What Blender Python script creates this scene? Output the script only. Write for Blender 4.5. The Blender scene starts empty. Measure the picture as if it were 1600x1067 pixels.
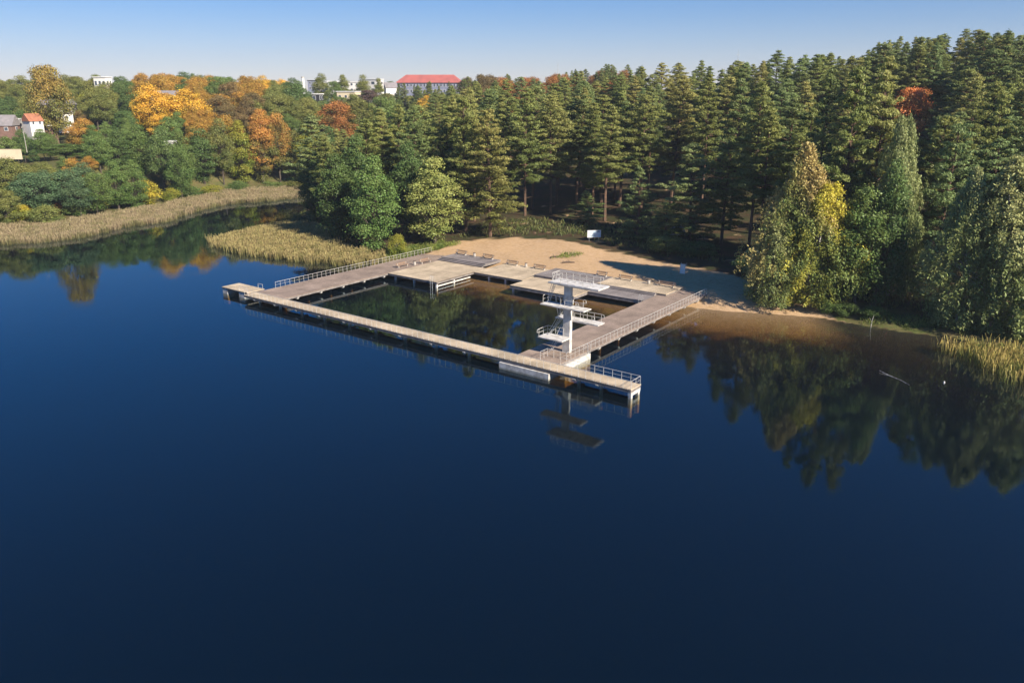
import bpy, math, random
import numpy as np
from mathutils import Vector, Matrix

# ------------------------------------------------------------------ camera, sky, sun
sc = bpy.context.scene
COL = sc.collection
CAM_H = 35.4
PITCH = math.atan(394/1244)
cam_d = bpy.data.cameras.new('camera'); cam = bpy.data.objects.new('camera', cam_d); COL.objects.link(cam)
cam_d.lens = 28.0; cam_d.sensor_width = 36.0; cam_d.clip_start = 0.5; cam_d.clip_end = 8000
cam.location = (0, 0, CAM_H); cam.rotation_euler = (math.pi/2 - PITCH, 0, 0)
sc.camera = cam
SUN_AZ = math.radians(134)        # compass style from +Y towards +X
SUN_EL = math.radians(32)
w = bpy.data.worlds.new('World'); sc.world = w; w.use_nodes = True
nt = w.node_tree; bg = nt.nodes['Background']
sky = nt.nodes.new('ShaderNodeTexSky'); sky.sky_type = 'NISHITA'; sky.sun_disc = False
sky.sun_elevation = SUN_EL; sky.sun_rotation = SUN_AZ; sky.air_density = 1.0; sky.dust_density = 0.0; sky.ozone_density = 3.0
tint = nt.nodes.new('ShaderNodeMix'); tint.data_type = 'RGBA'; tint.blend_type = 'MULTIPLY'; tint.inputs[0].default_value = 1; tint.inputs[7].default_value = (.88, .90, 1.12, 1)
gam = nt.nodes.new('ShaderNodeGamma'); gam.inputs[1].default_value = .70
hsv = nt.nodes.new('ShaderNodeHueSaturation'); hsv.inputs['Saturation'].default_value = 1.6
nt.links.new(sky.outputs[0], gam.inputs[0]); nt.links.new(gam.outputs[0], tint.inputs[6]); nt.links.new(tint.outputs[2], hsv.inputs['Color']); nt.links.new(hsv.outputs[0], bg.inputs[0]); bg.inputs[1].default_value = 0.083
sd = bpy.data.lights.new('sun', 'SUN'); sd.energy = 4.6; sd.angle = math.radians(0.5); sd.color = (1.0, 0.88, 0.72)
sun = bpy.data.objects.new('sun', sd); COL.objects.link(sun)
sdir = Vector((math.sin(SUN_AZ)*math.cos(SUN_EL), math.cos(SUN_AZ)*math.cos(SUN_EL), math.sin(SUN_EL)))
sun.rotation_euler = sdir.to_track_quat('Z', 'Y').to_euler(); sun.location = sdir*900
vs = sc.view_settings; vs.view_transform = 'Standard'; vs.look = 'None'; vs.gamma = 1.0; vs.exposure = 1.08
sc.render.resolution_x = 1024; sc.render.resolution_y = 682
cy = sc.cycles
cy.max_bounces = 8; cy.transparent_max_bounces = 12; cy.diffuse_bounces = 2; cy.glossy_bounces = 3; cy.transmission_bounces = 2
cy.caustics_reflective = False; cy.caustics_refractive = False
cy.use_denoising = True

rng = np.random.default_rng(7)
random.seed(7)
FPX = 1244.0
def elev_at(px, py, Y):
    x = (px-800)/FPX; y = -(py-533.5)/FPX
    fw = math.cos(PITCH)+y*math.sin(PITCH); up = -math.sin(PITCH)+y*math.cos(PITCH)
    return x/fw*Y, CAM_H+up/fw*Y
def ground_at(px, py, z=0.0):
    x = (px-800)/FPX; y = -(py-533.5)/FPX
    fw = math.cos(PITCH)+y*math.sin(PITCH); up = -math.sin(PITCH)+y*math.cos(PITCH)
    t = (CAM_H-z)/(-up); return x*t, fw*t
def proj(x, y, z):
    z = z-CAM_H; d = y*math.cos(PITCH)-z*math.sin(PITCH); v = y*math.sin(PITCH)+z*math.cos(PITCH)
    return 800+FPX*x/d, 533.5-FPX*v/d

# pool frame: u along the long lake-side pier, v towards the shore
O = np.array([-46.8, 134.8]); ANG = math.atan2(-.602, .7985)
U = np.array([math.cos(ANG), math.sin(ANG)]); V = np.array([-math.sin(ANG), math.cos(ANG)])
def P(u, v): return O+u*U+v*V

# ------------------------------------------------------------------ materials
def new_mat(name):
    m = bpy.data.materials.new(name); m.use_nodes = True
    n = m.node_tree.nodes; n.clear()
    return m, n, m.node_tree.links
def simple_mat(name, col, rough=0.7, metal=0.0, var=0.12, scale=1.5, bump=0.0, col2=None, spec=0.3):
    m, n, l = new_mat(name)
    out = n.new('ShaderNodeOutputMaterial'); b = n.new('ShaderNodeBsdfPrincipled'); l.new(b.outputs[0], out.inputs[0])
    b.inputs['Roughness'].default_value = rough; b.inputs['Metallic'].default_value = metal
    b.inputs['Specular IOR Level'].default_value = spec
    tc = n.new('ShaderNodeTexCoord'); nz = n.new('ShaderNodeTexNoise'); nz.inputs['Scale'].default_value = scale; nz.inputs['Detail'].default_value = 6
    l.new(tc.outputs['Object'], nz.inputs['Vector'])
    mx = n.new('ShaderNodeMix'); mx.data_type = 'RGBA'
    rp = n.new('ShaderNodeMapRange'); rp.inputs[1].default_value = .35; rp.inputs[2].default_value = .65
    l.new(nz.outputs[0], rp.inputs[0]); l.new(rp.outputs[0], mx.inputs[0])
    c2 = col2 or tuple(c*(1-var*2) for c in col)
    mx.inputs[6].default_value = (*col, 1); mx.inputs[7].default_value = (*c2, 1)
    l.new(mx.outputs[2], b.inputs['Base Color'])
    if bump:
        bp = n.new('ShaderNodeBump'); bp.inputs['Strength'].default_value = bump; bp.inputs['Distance'].default_value = .05
        l.new(nz.outputs[0], bp.inputs['Height']); l.new(bp.outputs[0], b.inputs['Normal'])
    return m
def plank_mat(name, col, col2, width=0.18, across='X', rough=0.8):
    # boards: brick texture with long bricks, weathered by large and fine noise
    m, n, l = new_mat(name)
    out = n.new('ShaderNodeOutputMaterial'); b = n.new('ShaderNodeBsdfPrincipled'); l.new(b.outputs[0], out.inputs[0])
    b.inputs['Roughness'].default_value = rough; b.inputs['Specular IOR Level'].default_value = .25
    tc = n.new('ShaderNodeTexCoord'); mp = n.new('ShaderNodeMapping'); l.new(tc.outputs['Object'], mp.inputs[0])
    if across == 'X': mp.inputs['Rotation'].default_value = (0, 0, math.pi/2)
    bk = n.new('ShaderNodeTexBrick'); bk.offset = .5; bk.inputs['Scale'].default_value = 1
    bk.inputs['Brick Width'].default_value = 2.4; bk.inputs['Row Height'].default_value = width
    bk.inputs['Mortar Size'].default_value = .012; bk.inputs['Mortar Smooth'].default_value = .2; bk.inputs['Bias'].default_value = 0
    bk.inputs['Color1'].default_value = (*col, 1); bk.inputs['Color2'].default_value = (*col2, 1)
    bk.inputs['Mortar'].default_value = (*[c*.25 for c in col2], 1)
    l.new(mp.outputs[0], bk.inputs['Vector'])
    nz = n.new('ShaderNodeTexNoise'); nz.inputs['Scale'].default_value = .35; nz.inputs['Detail'].default_value = 7; l.new(tc.outputs['Object'], nz.inputs['Vector'])
    rp = n.new('ShaderNodeMapRange'); rp.inputs[1].default_value = .3; rp.inputs[2].default_value = .7; rp.inputs[3].default_value = .66; rp.inputs[4].default_value = 1.14
    l.new(nz.outputs[0], rp.inputs[0])
    mx = n.new('ShaderNodeMix'); mx.data_type = 'RGBA'; mx.blend_type = 'MULTIPLY'; mx.inputs[0].default_value = 1
    l.new(bk.outputs[0], mx.inputs[6]); l.new(rp.outputs[0], mx.inputs[7]); l.new(mx.outputs[2], b.inputs['Base Color'])
    return m
def leaf_mat(name, trans=0.25):
    m, n, l = new_mat(name)
    out = n.new('ShaderNodeOutputMaterial')
    oi = n.new('ShaderNodeObjectInfo')
    a2 = n.new('ShaderNodeAttribute'); a2.attribute_type = 'OBJECT'; a2.attribute_name = 'tint2'
    vv = n.new('ShaderNodeAttribute'); vv.attribute_name = 'vv'
    sp = n.new('ShaderNodeSeparateColor'); l.new(vv.outputs['Color'], sp.inputs[0])
    # second colour takes over on some clumps, more of them towards the tree top
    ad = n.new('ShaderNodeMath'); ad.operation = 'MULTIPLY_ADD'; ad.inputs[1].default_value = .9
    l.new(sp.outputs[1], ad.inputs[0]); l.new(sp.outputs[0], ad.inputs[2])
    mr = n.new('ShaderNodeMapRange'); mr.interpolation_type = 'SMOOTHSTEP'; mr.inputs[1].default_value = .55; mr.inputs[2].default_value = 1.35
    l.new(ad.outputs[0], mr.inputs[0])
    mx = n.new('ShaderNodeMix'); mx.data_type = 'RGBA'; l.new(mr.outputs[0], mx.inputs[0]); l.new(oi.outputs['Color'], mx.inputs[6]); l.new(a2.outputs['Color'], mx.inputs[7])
    hs = n.new('ShaderNodeHueSaturation')
    h1 = n.new('ShaderNodeMapRange'); h1.inputs[3].default_value = .485; h1.inputs[4].default_value = .515; l.new(sp.outputs[2], h1.inputs[0]); l.new(h1.outputs[0], hs.inputs['Hue'])
    v1 = n.new('ShaderNodeMapRange'); v1.inputs[3].default_value = .88; v1.inputs[4].default_value = 1.75; l.new(sp.outputs[2], v1.inputs[0]); l.new(v1.outputs[0], hs.inputs['Value'])
    l.new(mx.outputs[2], hs.inputs['Color'])
    d = n.new('ShaderNodeBsdfDiffuse'); t = n.new('ShaderNodeBsdfTranslucent'); ms = n.new('ShaderNodeMixShader'); ms.inputs[0].default_value = trans
    l.new(hs.outputs[0], d.inputs[0]); l.new(hs.outputs[0], t.inputs[0]); l.new(d.outputs[0], ms.inputs[1]); l.new(t.outputs[0], ms.inputs[2])
    g = n.new('ShaderNodeBsdfGlossy'); g.inputs['Roughness'].default_value = .45; g.inputs['Color'].default_value = (.6, .65, .55, 1)
    m2 = n.new('ShaderNodeMixShader'); m2.inputs[0].default_value = .025; l.new(ms.outputs[0], m2.inputs[1]); l.new(g.outputs[0], m2.inputs[2])
    l.new(m2.outputs[0], out.inputs[0])
    return m

M = {}
M['leaf'] = leaf_mat('leaf_foliage', .28); M['needle'] = leaf_mat('needle_foliage', .28)
M['bark_pine'] = simple_mat('pine_bark', (.16, .095, .06), .95, col2=(.07, .052, .042), scale=1.2)
M['bark'] = simple_mat('grey_bark', (.11, .09, .07), .95, col2=(.05, .042, .035), scale=2)
M['bark_birch'] = simple_mat('birch_bark', (.62, .60, .56), .8, col2=(.12, .11, .10), scale=3)
M['concrete'] = simple_mat('weathered_concrete', (.50, .47, .42), .85, col2=(.30, .28, .25), scale=.9, bump=.3)
M['white_conc'] = simple_mat('whitewashed_concrete', (.64, .63, .60), .8, col2=(.42, .40, .37), scale=1.6, bump=.2)
M['side'] = simple_mat('weathered_edge_board', (.26, .235, .22), .85, col2=(.15, .135, .13), scale=1.3)
M['steel'] = simple_mat('galvanised_steel', (.55, .56, .56), .45, .5, col2=(.40, .41, .42), scale=5)
M['paint_rail'] = simple_mat('pale_grey_rail_paint', (.56, .55, .52), .5, 0, col2=(.42, .40, .37), scale=4)
M['deck_beige'] = plank_mat('pale_beige_boards', (.61, .495, .345), (.53, .43, .30), .16, 'X')
M['deck_brown'] = plank_mat('weathered_brown_boards', (.37, .285, .225), (.31, .24, .19), .14, 'Y')
M['deck_grey'] = plank_mat('silver_grey_boards', (.30, .265, .25), (.235, .21, .20), .14, 'X')
M['wood_dark'] = simple_mat('dark_wood', (.12, .085, .065), .8, col2=(.07, .05, .04), scale=3)
M['wood'] = simple_mat('bench_wood', (.30, .20, .13), .75, col2=(.20, .13, .09), scale=3)
M['white'] = simple_mat('white_paint', (.78, .78, .76), .6, col2=(.66, .66, .64), scale=1)
M['plaster'] = simple_mat('white_render_wall', (.72, .71, .68), .8, col2=(.62, .61, .58), scale=.4)
M['cream'] = simple_mat('cream_render_wall', (.66, .57, .40), .85, col2=(.56, .48, .34), scale=.4)
M['bluegrey'] = simple_mat('blue_grey_wall', (.22, .24, .33), .8, col2=(.17, .19, .27), scale=.5)
M['brick'] = simple_mat('red_brick_wall', (.21, .125, .10), .9, col2=(.16, .10, .08), scale=1.5)
M['roof_red'] = simple_mat('red_metal_roof', (.43, .13, .11), .6, col2=(.34, .11, .095), scale=.3)
M['roof_orange'] = simple_mat('orange_tile_roof', (.38, .16, .09), .8, col2=(.28, .12, .075), scale=1)
M['roof_grey'] = simple_mat('grey_sheet_roof', (.26, .24, .25), .7, col2=(.20, .19, .19), scale=.6)
M['glass'] = simple_mat('window_glass', (.05, .065, .09), .15, col2=(.08, .10, .13), scale=.8, spec=.6)
M['dark'] = simple_mat('dark_paint', (.035, .035, .04), .6)
M['blue_sheet'] = simple_mat('pale_blue_panel', (.50, .64, .74), .5, col2=(.44, .58, .70), scale=1)

# ------------------------------------------------------------------ mesh helpers
class MB:
    def __init__(s): s.v = []; s.f = []; s.n = 0
    def add(s, vs, fs):
        s.v.extend([tuple(map(float, p)) for p in vs]); s.f.extend([tuple(i+s.n for i in f) for f in fs]); s.n += len(vs); return s
    def box(s, x0, x1, y0, y1, z0, z1):
        return s.add([(x0,y0,z0),(x1,y0,z0),(x1,y1,z0),(x0,y1,z0),(x0,y0,z1),(x1,y0,z1),(x1,y1,z1),(x0,y1,z1)],
                     [(0,3,2,1),(4,5,6,7),(0,1,5,4),(1,2,6,5),(2,3,7,6),(3,0,4,7)])
    def prism(s, poly, z0, z1):
        k = len(poly)
        return s.add([(x,y,z0) for x,y in poly]+[(x,y,z1) for x,y in poly],
                     [tuple(range(k))[::-1], tuple(range(k,2*k))]+[(i,(i+1)%k,k+(i+1)%k,k+i) for i in range(k)])
    def bar(s, a, b, r0, r1=None, k=5):
        a = Vector(a); b = Vector(b); r1 = r0 if r1 is None else r1
        d = (b-a)
        if d.length < 1e-6: return s
        d.normalize(); t = d.orthogonal().normalized(); q = d.cross(t)
        vs = [a+(t*math.cos(2*math.pi*i/k)+q*math.sin(2*math.pi*i/k))*r0 for i in range(k)]+[b+(t*math.cos(2*math.pi*i/k)+q*math.sin(2*math.pi*i/k))*r1 for i in range(k)]
        return s.add(vs, [(i,(i+1)%k,k+(i+1)%k,k+i) for i in range(k)]+[tuple(range(k))[::-1], tuple(range(k,2*k))])
    def path(s, pts, r, k=5):
        for i in range(len(pts)-1): s.bar(pts[i], pts[i+1], r if not isinstance(r, (list,tuple)) else r[i], r if not isinstance(r, (list,tuple)) else r[i+1], k)
        return s
    def mesh(s, name, mat):
        me = bpy.data.meshes.new(name); me.from_pydata(s.v, [], s.f); me.materials.append(mat); me.update(); return me
    def build(s, name, mat, parent=None, loc=None, rz=None):
        o = bpy.data.objects.new(name, s.mesh(name, mat)); COL.objects.link(o)
        if parent: o.parent = parent
        if loc is not None: o.location = loc
        if rz is not None: o.rotation_euler = (0, 0, rz)
        return o
def tag(o, label, cat, group=None):
    o['label'] = label; o['category'] = cat
    if group: o['group'] = group
    return o
def thing(name, label, cat, loc, rz=0.0, group=None):
    o = bpy.data.objects.new(name, None); o.empty_display_size = .3; COL.objects.link(o)
    o.location = loc; o.rotation_euler = (0, 0, rz); return tag(o, label, cat, group)
def bare(name, loc=(0,0,0)):
    o = bpy.data.objects.new(name, None); COL.objects.link(o); o.location = loc; return o
def uvthing(name, label, cat, u, v, z=0.0, group=None, rz=0):
    p = P(u, v); return thing(name, label, cat, (p[0], p[1], z), ANG+rz, group)

# ------------------------------------------------------------------ terrain
LAND = np.array([(-2500,100),(-600,120),(-200,152),(-140,183),(-122,194),(-112,203),(-108,215),(-104,228),(-103,245),(-98,262),(-88,274),(-78,286),(-68,292),(-62,286),(-63,270),(-66,255),
 (-62,240),(-63,222),(-66,208),(-66,197),(-60,186),(-54,180),(-46,175),(-38,172),(-31,170),(-25,168),(-20,165),(-8.9,160.1),(3,151.1),(16.2,143.6),(26.6,134.8),(31,131),(36,128.6),(42,127.4),(50.6,124.6),(56,119.5),(60,116.5),(65,114),(70,110),(76,103),(84,95),(95,84),(120,65),(180,30),(300,-50),(700,-300),(2600,-400),(2600,3000),(-2500,3000)], float)
def inside(poly, x, y):
    r = np.zeros(x.shape, bool); n = len(poly)
    for i in range(n):
        x0, y0 = poly[i]; x1, y1 = poly[(i+1) % n]
        if y0 == y1: continue
        c = ((y0 > y) != (y1 > y)) & (x < (x1-x0)*(y-y0)/(y1-y0)+x0); r ^= c
    return r
def pdist(poly, x, y, closed=True):
    d = np.full(x.shape, 1e9); n = len(poly)
    for i in range(n if closed else n-1):
        a = poly[i]; b = poly[(i+1) % n]; ab = b-a; L = (ab**2).sum()
        t = np.clip(((x-a[0])*ab[0]+(y-a[1])*ab[1])/L, 0, 1)
        d = np.minimum(d, np.hypot(x-a[0]-t*ab[0], y-a[1]-t*ab[1]))
    return d
def sdist(poly, x, y):
    d = pdist(poly, x, y); return np.where(inside(poly, x, y), d, -d)
HILL = np.array([(-14,185,2.8),(0,200,3.6),(20,200,3.6),(40,180,3.0),(34,160,2.0),(50,150,2.2),(66,140,2.2),(85,120,2.0),(110,105,4),(150,90,8),(-45,210,1.6),(-50,250,3),(-30,215,3.5),
 (-20,250,7),(30,250,7.5),(70,210,8),(95,180,9),(120,160,12),(-30,300,12),(20,300,16),(60,300,19),(90,270,21),(130,250,25),(170,240,28),(160,300,32),(220,300,34),(200,180,26),(260,200,32),
 (-125,205,1.2),(-115,230,1.5),(-108,262,1.5),(-85,295,2),(-60,305,4),(-150,240,7),(-140,270,13),(-125,300,16),(-100,330,18),(-70,350,16),(-190,260,8),(-200,330,15),(-230,300,10),(-250,360,14),(-160,340,19),(-140,370,23),(-220,420,27),(-180,420,28),(-100,420,25),(-50,420,24),(0,420,26),(60,420,30),
 (-60,500,26),(-120,500,27),(0,500,28),(-300,520,32),(100,500,34),(200,420,40),(350,400,44),(-400,300,25),(-350,200,8),(-300,160,4),(300,100,25),(0,700,30),(-300,800,33),(400,800,50),(-1000,1500,36),(0,1500,30),(1000,1500,50),(2000,500,50),(-2000,500,30),(0,2600,30)], float)
def noise2(x, y, s, seed=0):
    # smooth value noise from summed sines (cheap, deterministic)
    r = np.random.default_rng(seed); o = 0
    for k in range(7):
        a = r.uniform(0, 2*math.pi); f = r.uniform(.6, 1.9)/s; o = o+np.sin((x*math.cos(a)+y*math.sin(a))*f*2*math.pi+r.uniform(0, 6.3))
    return o/7
def height(x, y, want_d=False):
    x = np.asarray(x, float); y = np.asarray(y, float)
    d = sdist(LAND, x, y)
    num = 0; den = 0
    for hx, hy, hz in HILL:
        r2 = (x-hx)**2+(y-hy)**2+60.0
        wgt = r2**-1.7; num = num+wgt*hz; den = den+wgt
    hill = num/den
    near = np.where(d < 6, .205*d, 1.23+.045*(d-6))
    near = np.where((x < -30) | (x > 60), np.where(d < 6, .12*d, .72+.05*(d-6)), near)
    t = np.clip((d-8)/35, 0, 1); t = t*t*(3-2*t)
    land = near*(1-t)+np.maximum(hill, .8)*t + np.clip(d/20, 0, 1)*(.25*noise2(x, y, 14, 3)+.5*np.clip(d/60,0,1)*noise2(x, y, 45, 4))+np.clip(d/4,0,1)*.05*noise2(x, y, 3.1, 5)
    dd = -d; bed = -(.055*dd+.0035*dd**2)
    bed = np.maximum(bed, -9)
    steep = np.where((x < -32), 2.2, 1.0); bed = np.maximum(bed*steep, -9)+.04*noise2(x, y, 4, 6)*np.clip(dd/3,0,1)
    z = np.where(d > 0, land, bed)
    return (z, d) if want_d else z
def gz(x, y): return float(height(np.array([x]), np.array([y]))[0])
def steps(lo, hi, brk):
    out = [lo]
    while out[-1] < hi:
        v = out[-1]; s = next(st for lim, st in brk if v < lim); out.append(v+s)
    return np.array(out)
xs = steps(-2200, 2300, [(-600, 200), (-320, 35), (-140, 5), (-75, 1.6), (75, 1.0), (120, 2), (330, 7), (700, 40), (9e9, 200)])
ys = steps(-260, 2700, [(60, 20), (84, 3), (206, 1.0), (300, 2.2), (460, 6), (700, 25), (9e9, 200)])
gx, gy = np.meshgrid(xs, ys)
gh, gd = height(gx, gy, True)
me = bpy.data.meshes.new('ground'); nx, ny = len(xs), len(ys)
co = np.stack([gx, gy, gh], -1).reshape(-1, 3).astype(np.float32)
i0 = (np.arange(ny-1)[:, None]*nx+np.arange(nx-1)[None]).reshape(-1)
quads = np.stack([i0, i0+1, i0+nx+1, i0+nx], 1).astype(np.int32)
def np_mesh(me, co, faces, k):
    me.vertices.add(len(co)); me.vertices.foreach_set('co', co.astype(np.float32).ravel())
    me.loops.add(faces.size); me.loops.foreach_set('vertex_index', faces.astype(np.int32).ravel())
    me.polygons.add(len(faces)); me.polygons.foreach_set('loop_start', np.arange(0, faces.size, k, dtype=np.int32))
    me.update(calc_edges=True)
np_mesh(me, co, quads, 4)
me.polygons.foreach_set('use_smooth', np.ones(len(quads), bool))
BEACH = np.array([(-20,168),(-18,174),(-14,180),(-6,184),(3,182),(12,178),(19,171),(26,164),(33,157),(40,149),(47,141),(54,133),(56,124),(55,110),(40,112),(20,130),(0,150)], float)
GRASSL = np.array([(-34,170),(-27,178),(-16,184),(-13,179),(-19,172),(-26,166)], float)
fx, fy, fz, fd = co[:,0], co[:,1], co[:,2], gd.reshape(-1)
nz_ = noise2(fx, fy, 5, 11)
sand = np.clip(.5+(sdist(BEACH, fx, fy)+2.2*nz_)/2.5, 0, 1)
n2 = noise2(fx, fy, 9, 12)+.5*noise2(fx, fy, 3.5, 13)
path = np.clip((n2-.35)*2.2, 0, 1)*((fx > -5) & (fx < 110) & (fy < 300) & (fy > 110))*.8
sand = np.maximum(sand, path*(fd > 0)*(fd > 4))
sand = np.where(fd < 0, ((fx > -28) & (fx < 72) & (fy < 172))*np.clip((54-fx)/9, 0, 1)*np.clip((15+fd+3*nz_)/9, 0, 1), sand)
grass = np.clip(.5+(sdist(GRASSL, fx, fy)+.8*nz_)/1.2, 0, 1)
grass = np.maximum(grass, ((fx > 52) & (fd > 0) & (fd < 11))*np.clip((11-fd)/4+nz_, 0, 1))
grass = np.maximum(grass, (fx < -66)*(fd > 0)*(.75+.25*nz_))
grass = np.maximum(grass, np.clip((noise2(fx, fy, 11, 15)-.1)*4, 0, 1)*(fd > 5)*np.where((fx > -20) & (fx < 60), .3, .7)*(1-np.clip(sand,0,1)*.8))
mk = np.stack([sand, grass, np.clip(-fz/3, 0, 1), np.ones_like(sand)], -1).astype(np.float32)
at_ = me.color_attributes.new('mask', 'FLOAT_COLOR', 'POINT'); at_.data.foreach_set('color', mk.ravel())
def ground_material():
    m, n, l = new_mat('ground')
    out = n.new('ShaderNodeOutputMaterial'); b = n.new('ShaderNodeBsdfPrincipled'); l.new(b.outputs[0], out.inputs[0]); b.inputs['Roughness'].default_value = .95; b.inputs['Specular IOR Level'].default_value = .1
    a = n.new('ShaderNodeAttribute'); a.attribute_name = 'mask'; sp = n.new('ShaderNodeSeparateColor'); l.new(a.outputs['Color'], sp.inputs[0])
    geo = n.new('ShaderNodeNewGeometry')
    def nz(scale, lo, hi, det=8):
        q = n.new('ShaderNodeTexNoise'); q.inputs['Scale'].default_value = scale; q.inputs['Detail'].default_value = det; q.inputs['Roughness'].default_value = .65
        l.new(geo.outputs['Position'], q.inputs['Vector']); r = n.new('ShaderNodeMapRange'); r.inputs[1].default_value = lo; r.inputs[2].default_value = hi; l.new(q.outputs[0], r.inputs[0]); return r.outputs[0], q.outputs[0]
    def mix(f, c1, c2, ty='MIX'):
        q = n.new('ShaderNodeMix'); q.data_type = 'RGBA'; q.blend_type = ty
        for i, c in ((0, f), (6, c1), (7, c2)):
            if isinstance(c, tuple): q.inputs[i].default_value = (*c, 1)
            elif isinstance(c, (int, float)): q.inputs[i].default_value = c
            else: l.new(c, q.inputs[i])
        return q.outputs[2]
    n1, raw1 = nz(.25, .38, .62); n2, _ = nz(1.3, .35, .65); n3, raw3 = nz(6, .3, .7)
    sandc = mix(n1, (.58, .385, .20), (.45, .30, .155)); sandc = mix(n2, sandc, (.60, .42, .26))
    floor = mix(n2, (.06, .042, .024), (.11, .065, .038)); floor = mix(n1, floor, (.045, .055, .022))
    gr = mix(n2, (.075, .115, .025), (.13, .14, .045)); gr = mix(n1, gr, (.16, .13, .06))
    mud = mix(n2, (.05, .04, .022), (.08, .06, .03))
    def noisy(mask, amt=.8):
        q = n.new('ShaderNodeMath'); q.operation = 'MULTIPLY_ADD'; l.new(raw3, q.inputs[0]); q.inputs[1].default_value = amt; l.new(mask, q.inputs[2])
        r = n.new('ShaderNodeMapRange'); r.inputs[1].default_value = .5+amt*.5-.25; r.inputs[2].default_value = .5+amt*.5+.25; l.new(q.outputs[0], r.inputs[0]); return r.outputs[0]
    uw = n.new('ShaderNodeMapRange'); uw.inputs[1].default_value = 0; uw.inputs[2].default_value = .03; l.new(sp.outputs[2], uw.inputs[0])
    base = mix(uw.outputs[0], floor, mud)
    base = mix(noisy(sp.outputs[0]), base, sandc); base = mix(noisy(sp.outputs[1]), base, gr)
    base = mix(n3, base, mix(1.0, base, (.72, .72, .72), 'MULTIPLY'))
    l.new(base, b.inputs['Base Color'])
    bp = n.new('ShaderNodeBump'); bp.inputs['Strength'].default_value = .6; bp.inputs['Distance'].default_value = .25; l.new(raw3, bp.inputs['Height']); l.new(bp.outputs[0], b.inputs['Normal'])
    return m
me.materials.append(ground_material())
go = bpy.data.objects.new('ground', me); COL.objects.link(go); go['kind'] = 'structure'

# ------------------------------------------------------------------ water: a closed body with a tinted, absorbing inside
def water_material():
    m, n, l = new_mat('lake_water')
    out = n.new('ShaderNodeOutputMaterial')
    gl = n.new('ShaderNodeBsdfGlossy'); gl.inputs['Roughness'].default_value = .0; gl.inputs['Color'].default_value = (.80, .95, 1.0, 1)
    tr = n.new('ShaderNodeBsdfTransparent'); tr.inputs['Color'].default_value = (.95, .95, .93, 1)
    df = n.new('ShaderNodeBsdfDiffuse'); df.inputs['Color'].default_value = (.004, .019, .035, 1)
    m1 = n.new('ShaderNodeMixShader'); m1.inputs[0].default_value = .22; l.new(tr.outputs[0], m1.inputs[1]); l.new(df.outputs[0], m1.inputs[2])
    fr = n.new('ShaderNodeFresnel'); fr.inputs['IOR'].default_value = 1.45
    geo = n.new('ShaderNodeNewGeometry')
    mp = n.new('ShaderNodeMapping'); mp.inputs['Scale'].default_value = (1.0, 1.6, 1); mp.inputs['Rotation'].default_value = (0, 0, .3); l.new(geo.outputs['Position'], mp.inputs[0])
    n1 = n.new('ShaderNodeTexNoise'); n1.inputs['Scale'].default_value = 1.6; n1.inputs['Detail'].default_value = 3; l.new(mp.outputs[0], n1.inputs['Vector'])
    n2 = n.new('ShaderNodeTexNoise'); n2.inputs['Scale'].default_value = .12; n2.inputs['Detail'].default_value = 2; l.new(geo.outputs['Position'], n2.inputs['Vector'])
    r2 = n.new('ShaderNodeMapRange'); r2.inputs[1].default_value = .35; r2.inputs[2].default_value = .7; r2.inputs[3].default_value = .12; r2.inputs[4].default_value = 1; l.new(n2.outputs[0], r2.inputs[0])
    mu = n.new('ShaderNodeMath'); mu.operation = 'MULTIPLY'; l.new(n1.outputs[0], mu.inputs[0]); l.new(r2.outputs[0], mu.inputs[1])
    bp = n.new('ShaderNodeBump'); bp.inputs['Strength'].default_value = .3; bp.inputs['Distance'].default_value = .019; l.new(mu.outputs[0], bp.inputs['Height'])
    l.new(bp.outputs[0], gl.inputs['Normal']); l.new(bp.outputs[0], fr.inputs['Normal'])
    bf = n.new('ShaderNodeMath'); bf.operation = 'SUBTRACT'; bf.inputs[0].default_value = 1; l.new(geo.outputs['Backfacing'], bf.inputs[1])
    ff = n.new('ShaderNodeMath'); ff.operation = 'MULTIPLY'; l.new(fr.outputs[0], ff.inputs[0]); l.new(bf.outputs[0], ff.inputs[1])   # light leaving the water passes
    m2 = n.new('ShaderNodeMixShader'); l.new(ff.outputs[0], m2.inputs[0]); l.new(m1.outputs[0], m2.inputs[1]); l.new(gl.outputs[0], m2.inputs[2])
    l.new(m2.outputs[0], out.inputs[0])
    va = n.new('ShaderNodeVolumeAbsorption'); va.inputs['Color'].default_value = (.62, .47, .10, 1); va.inputs['Density'].default_value = .5
    l.new(va.outputs[0], out.inputs['Volume'])
    return m
wb = MB(); wb.box(-2100, 2200, -250, 2600, -12, 0)
wo = wb.build('lake_water', water_material()); wo['kind'] = 'structure'
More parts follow.
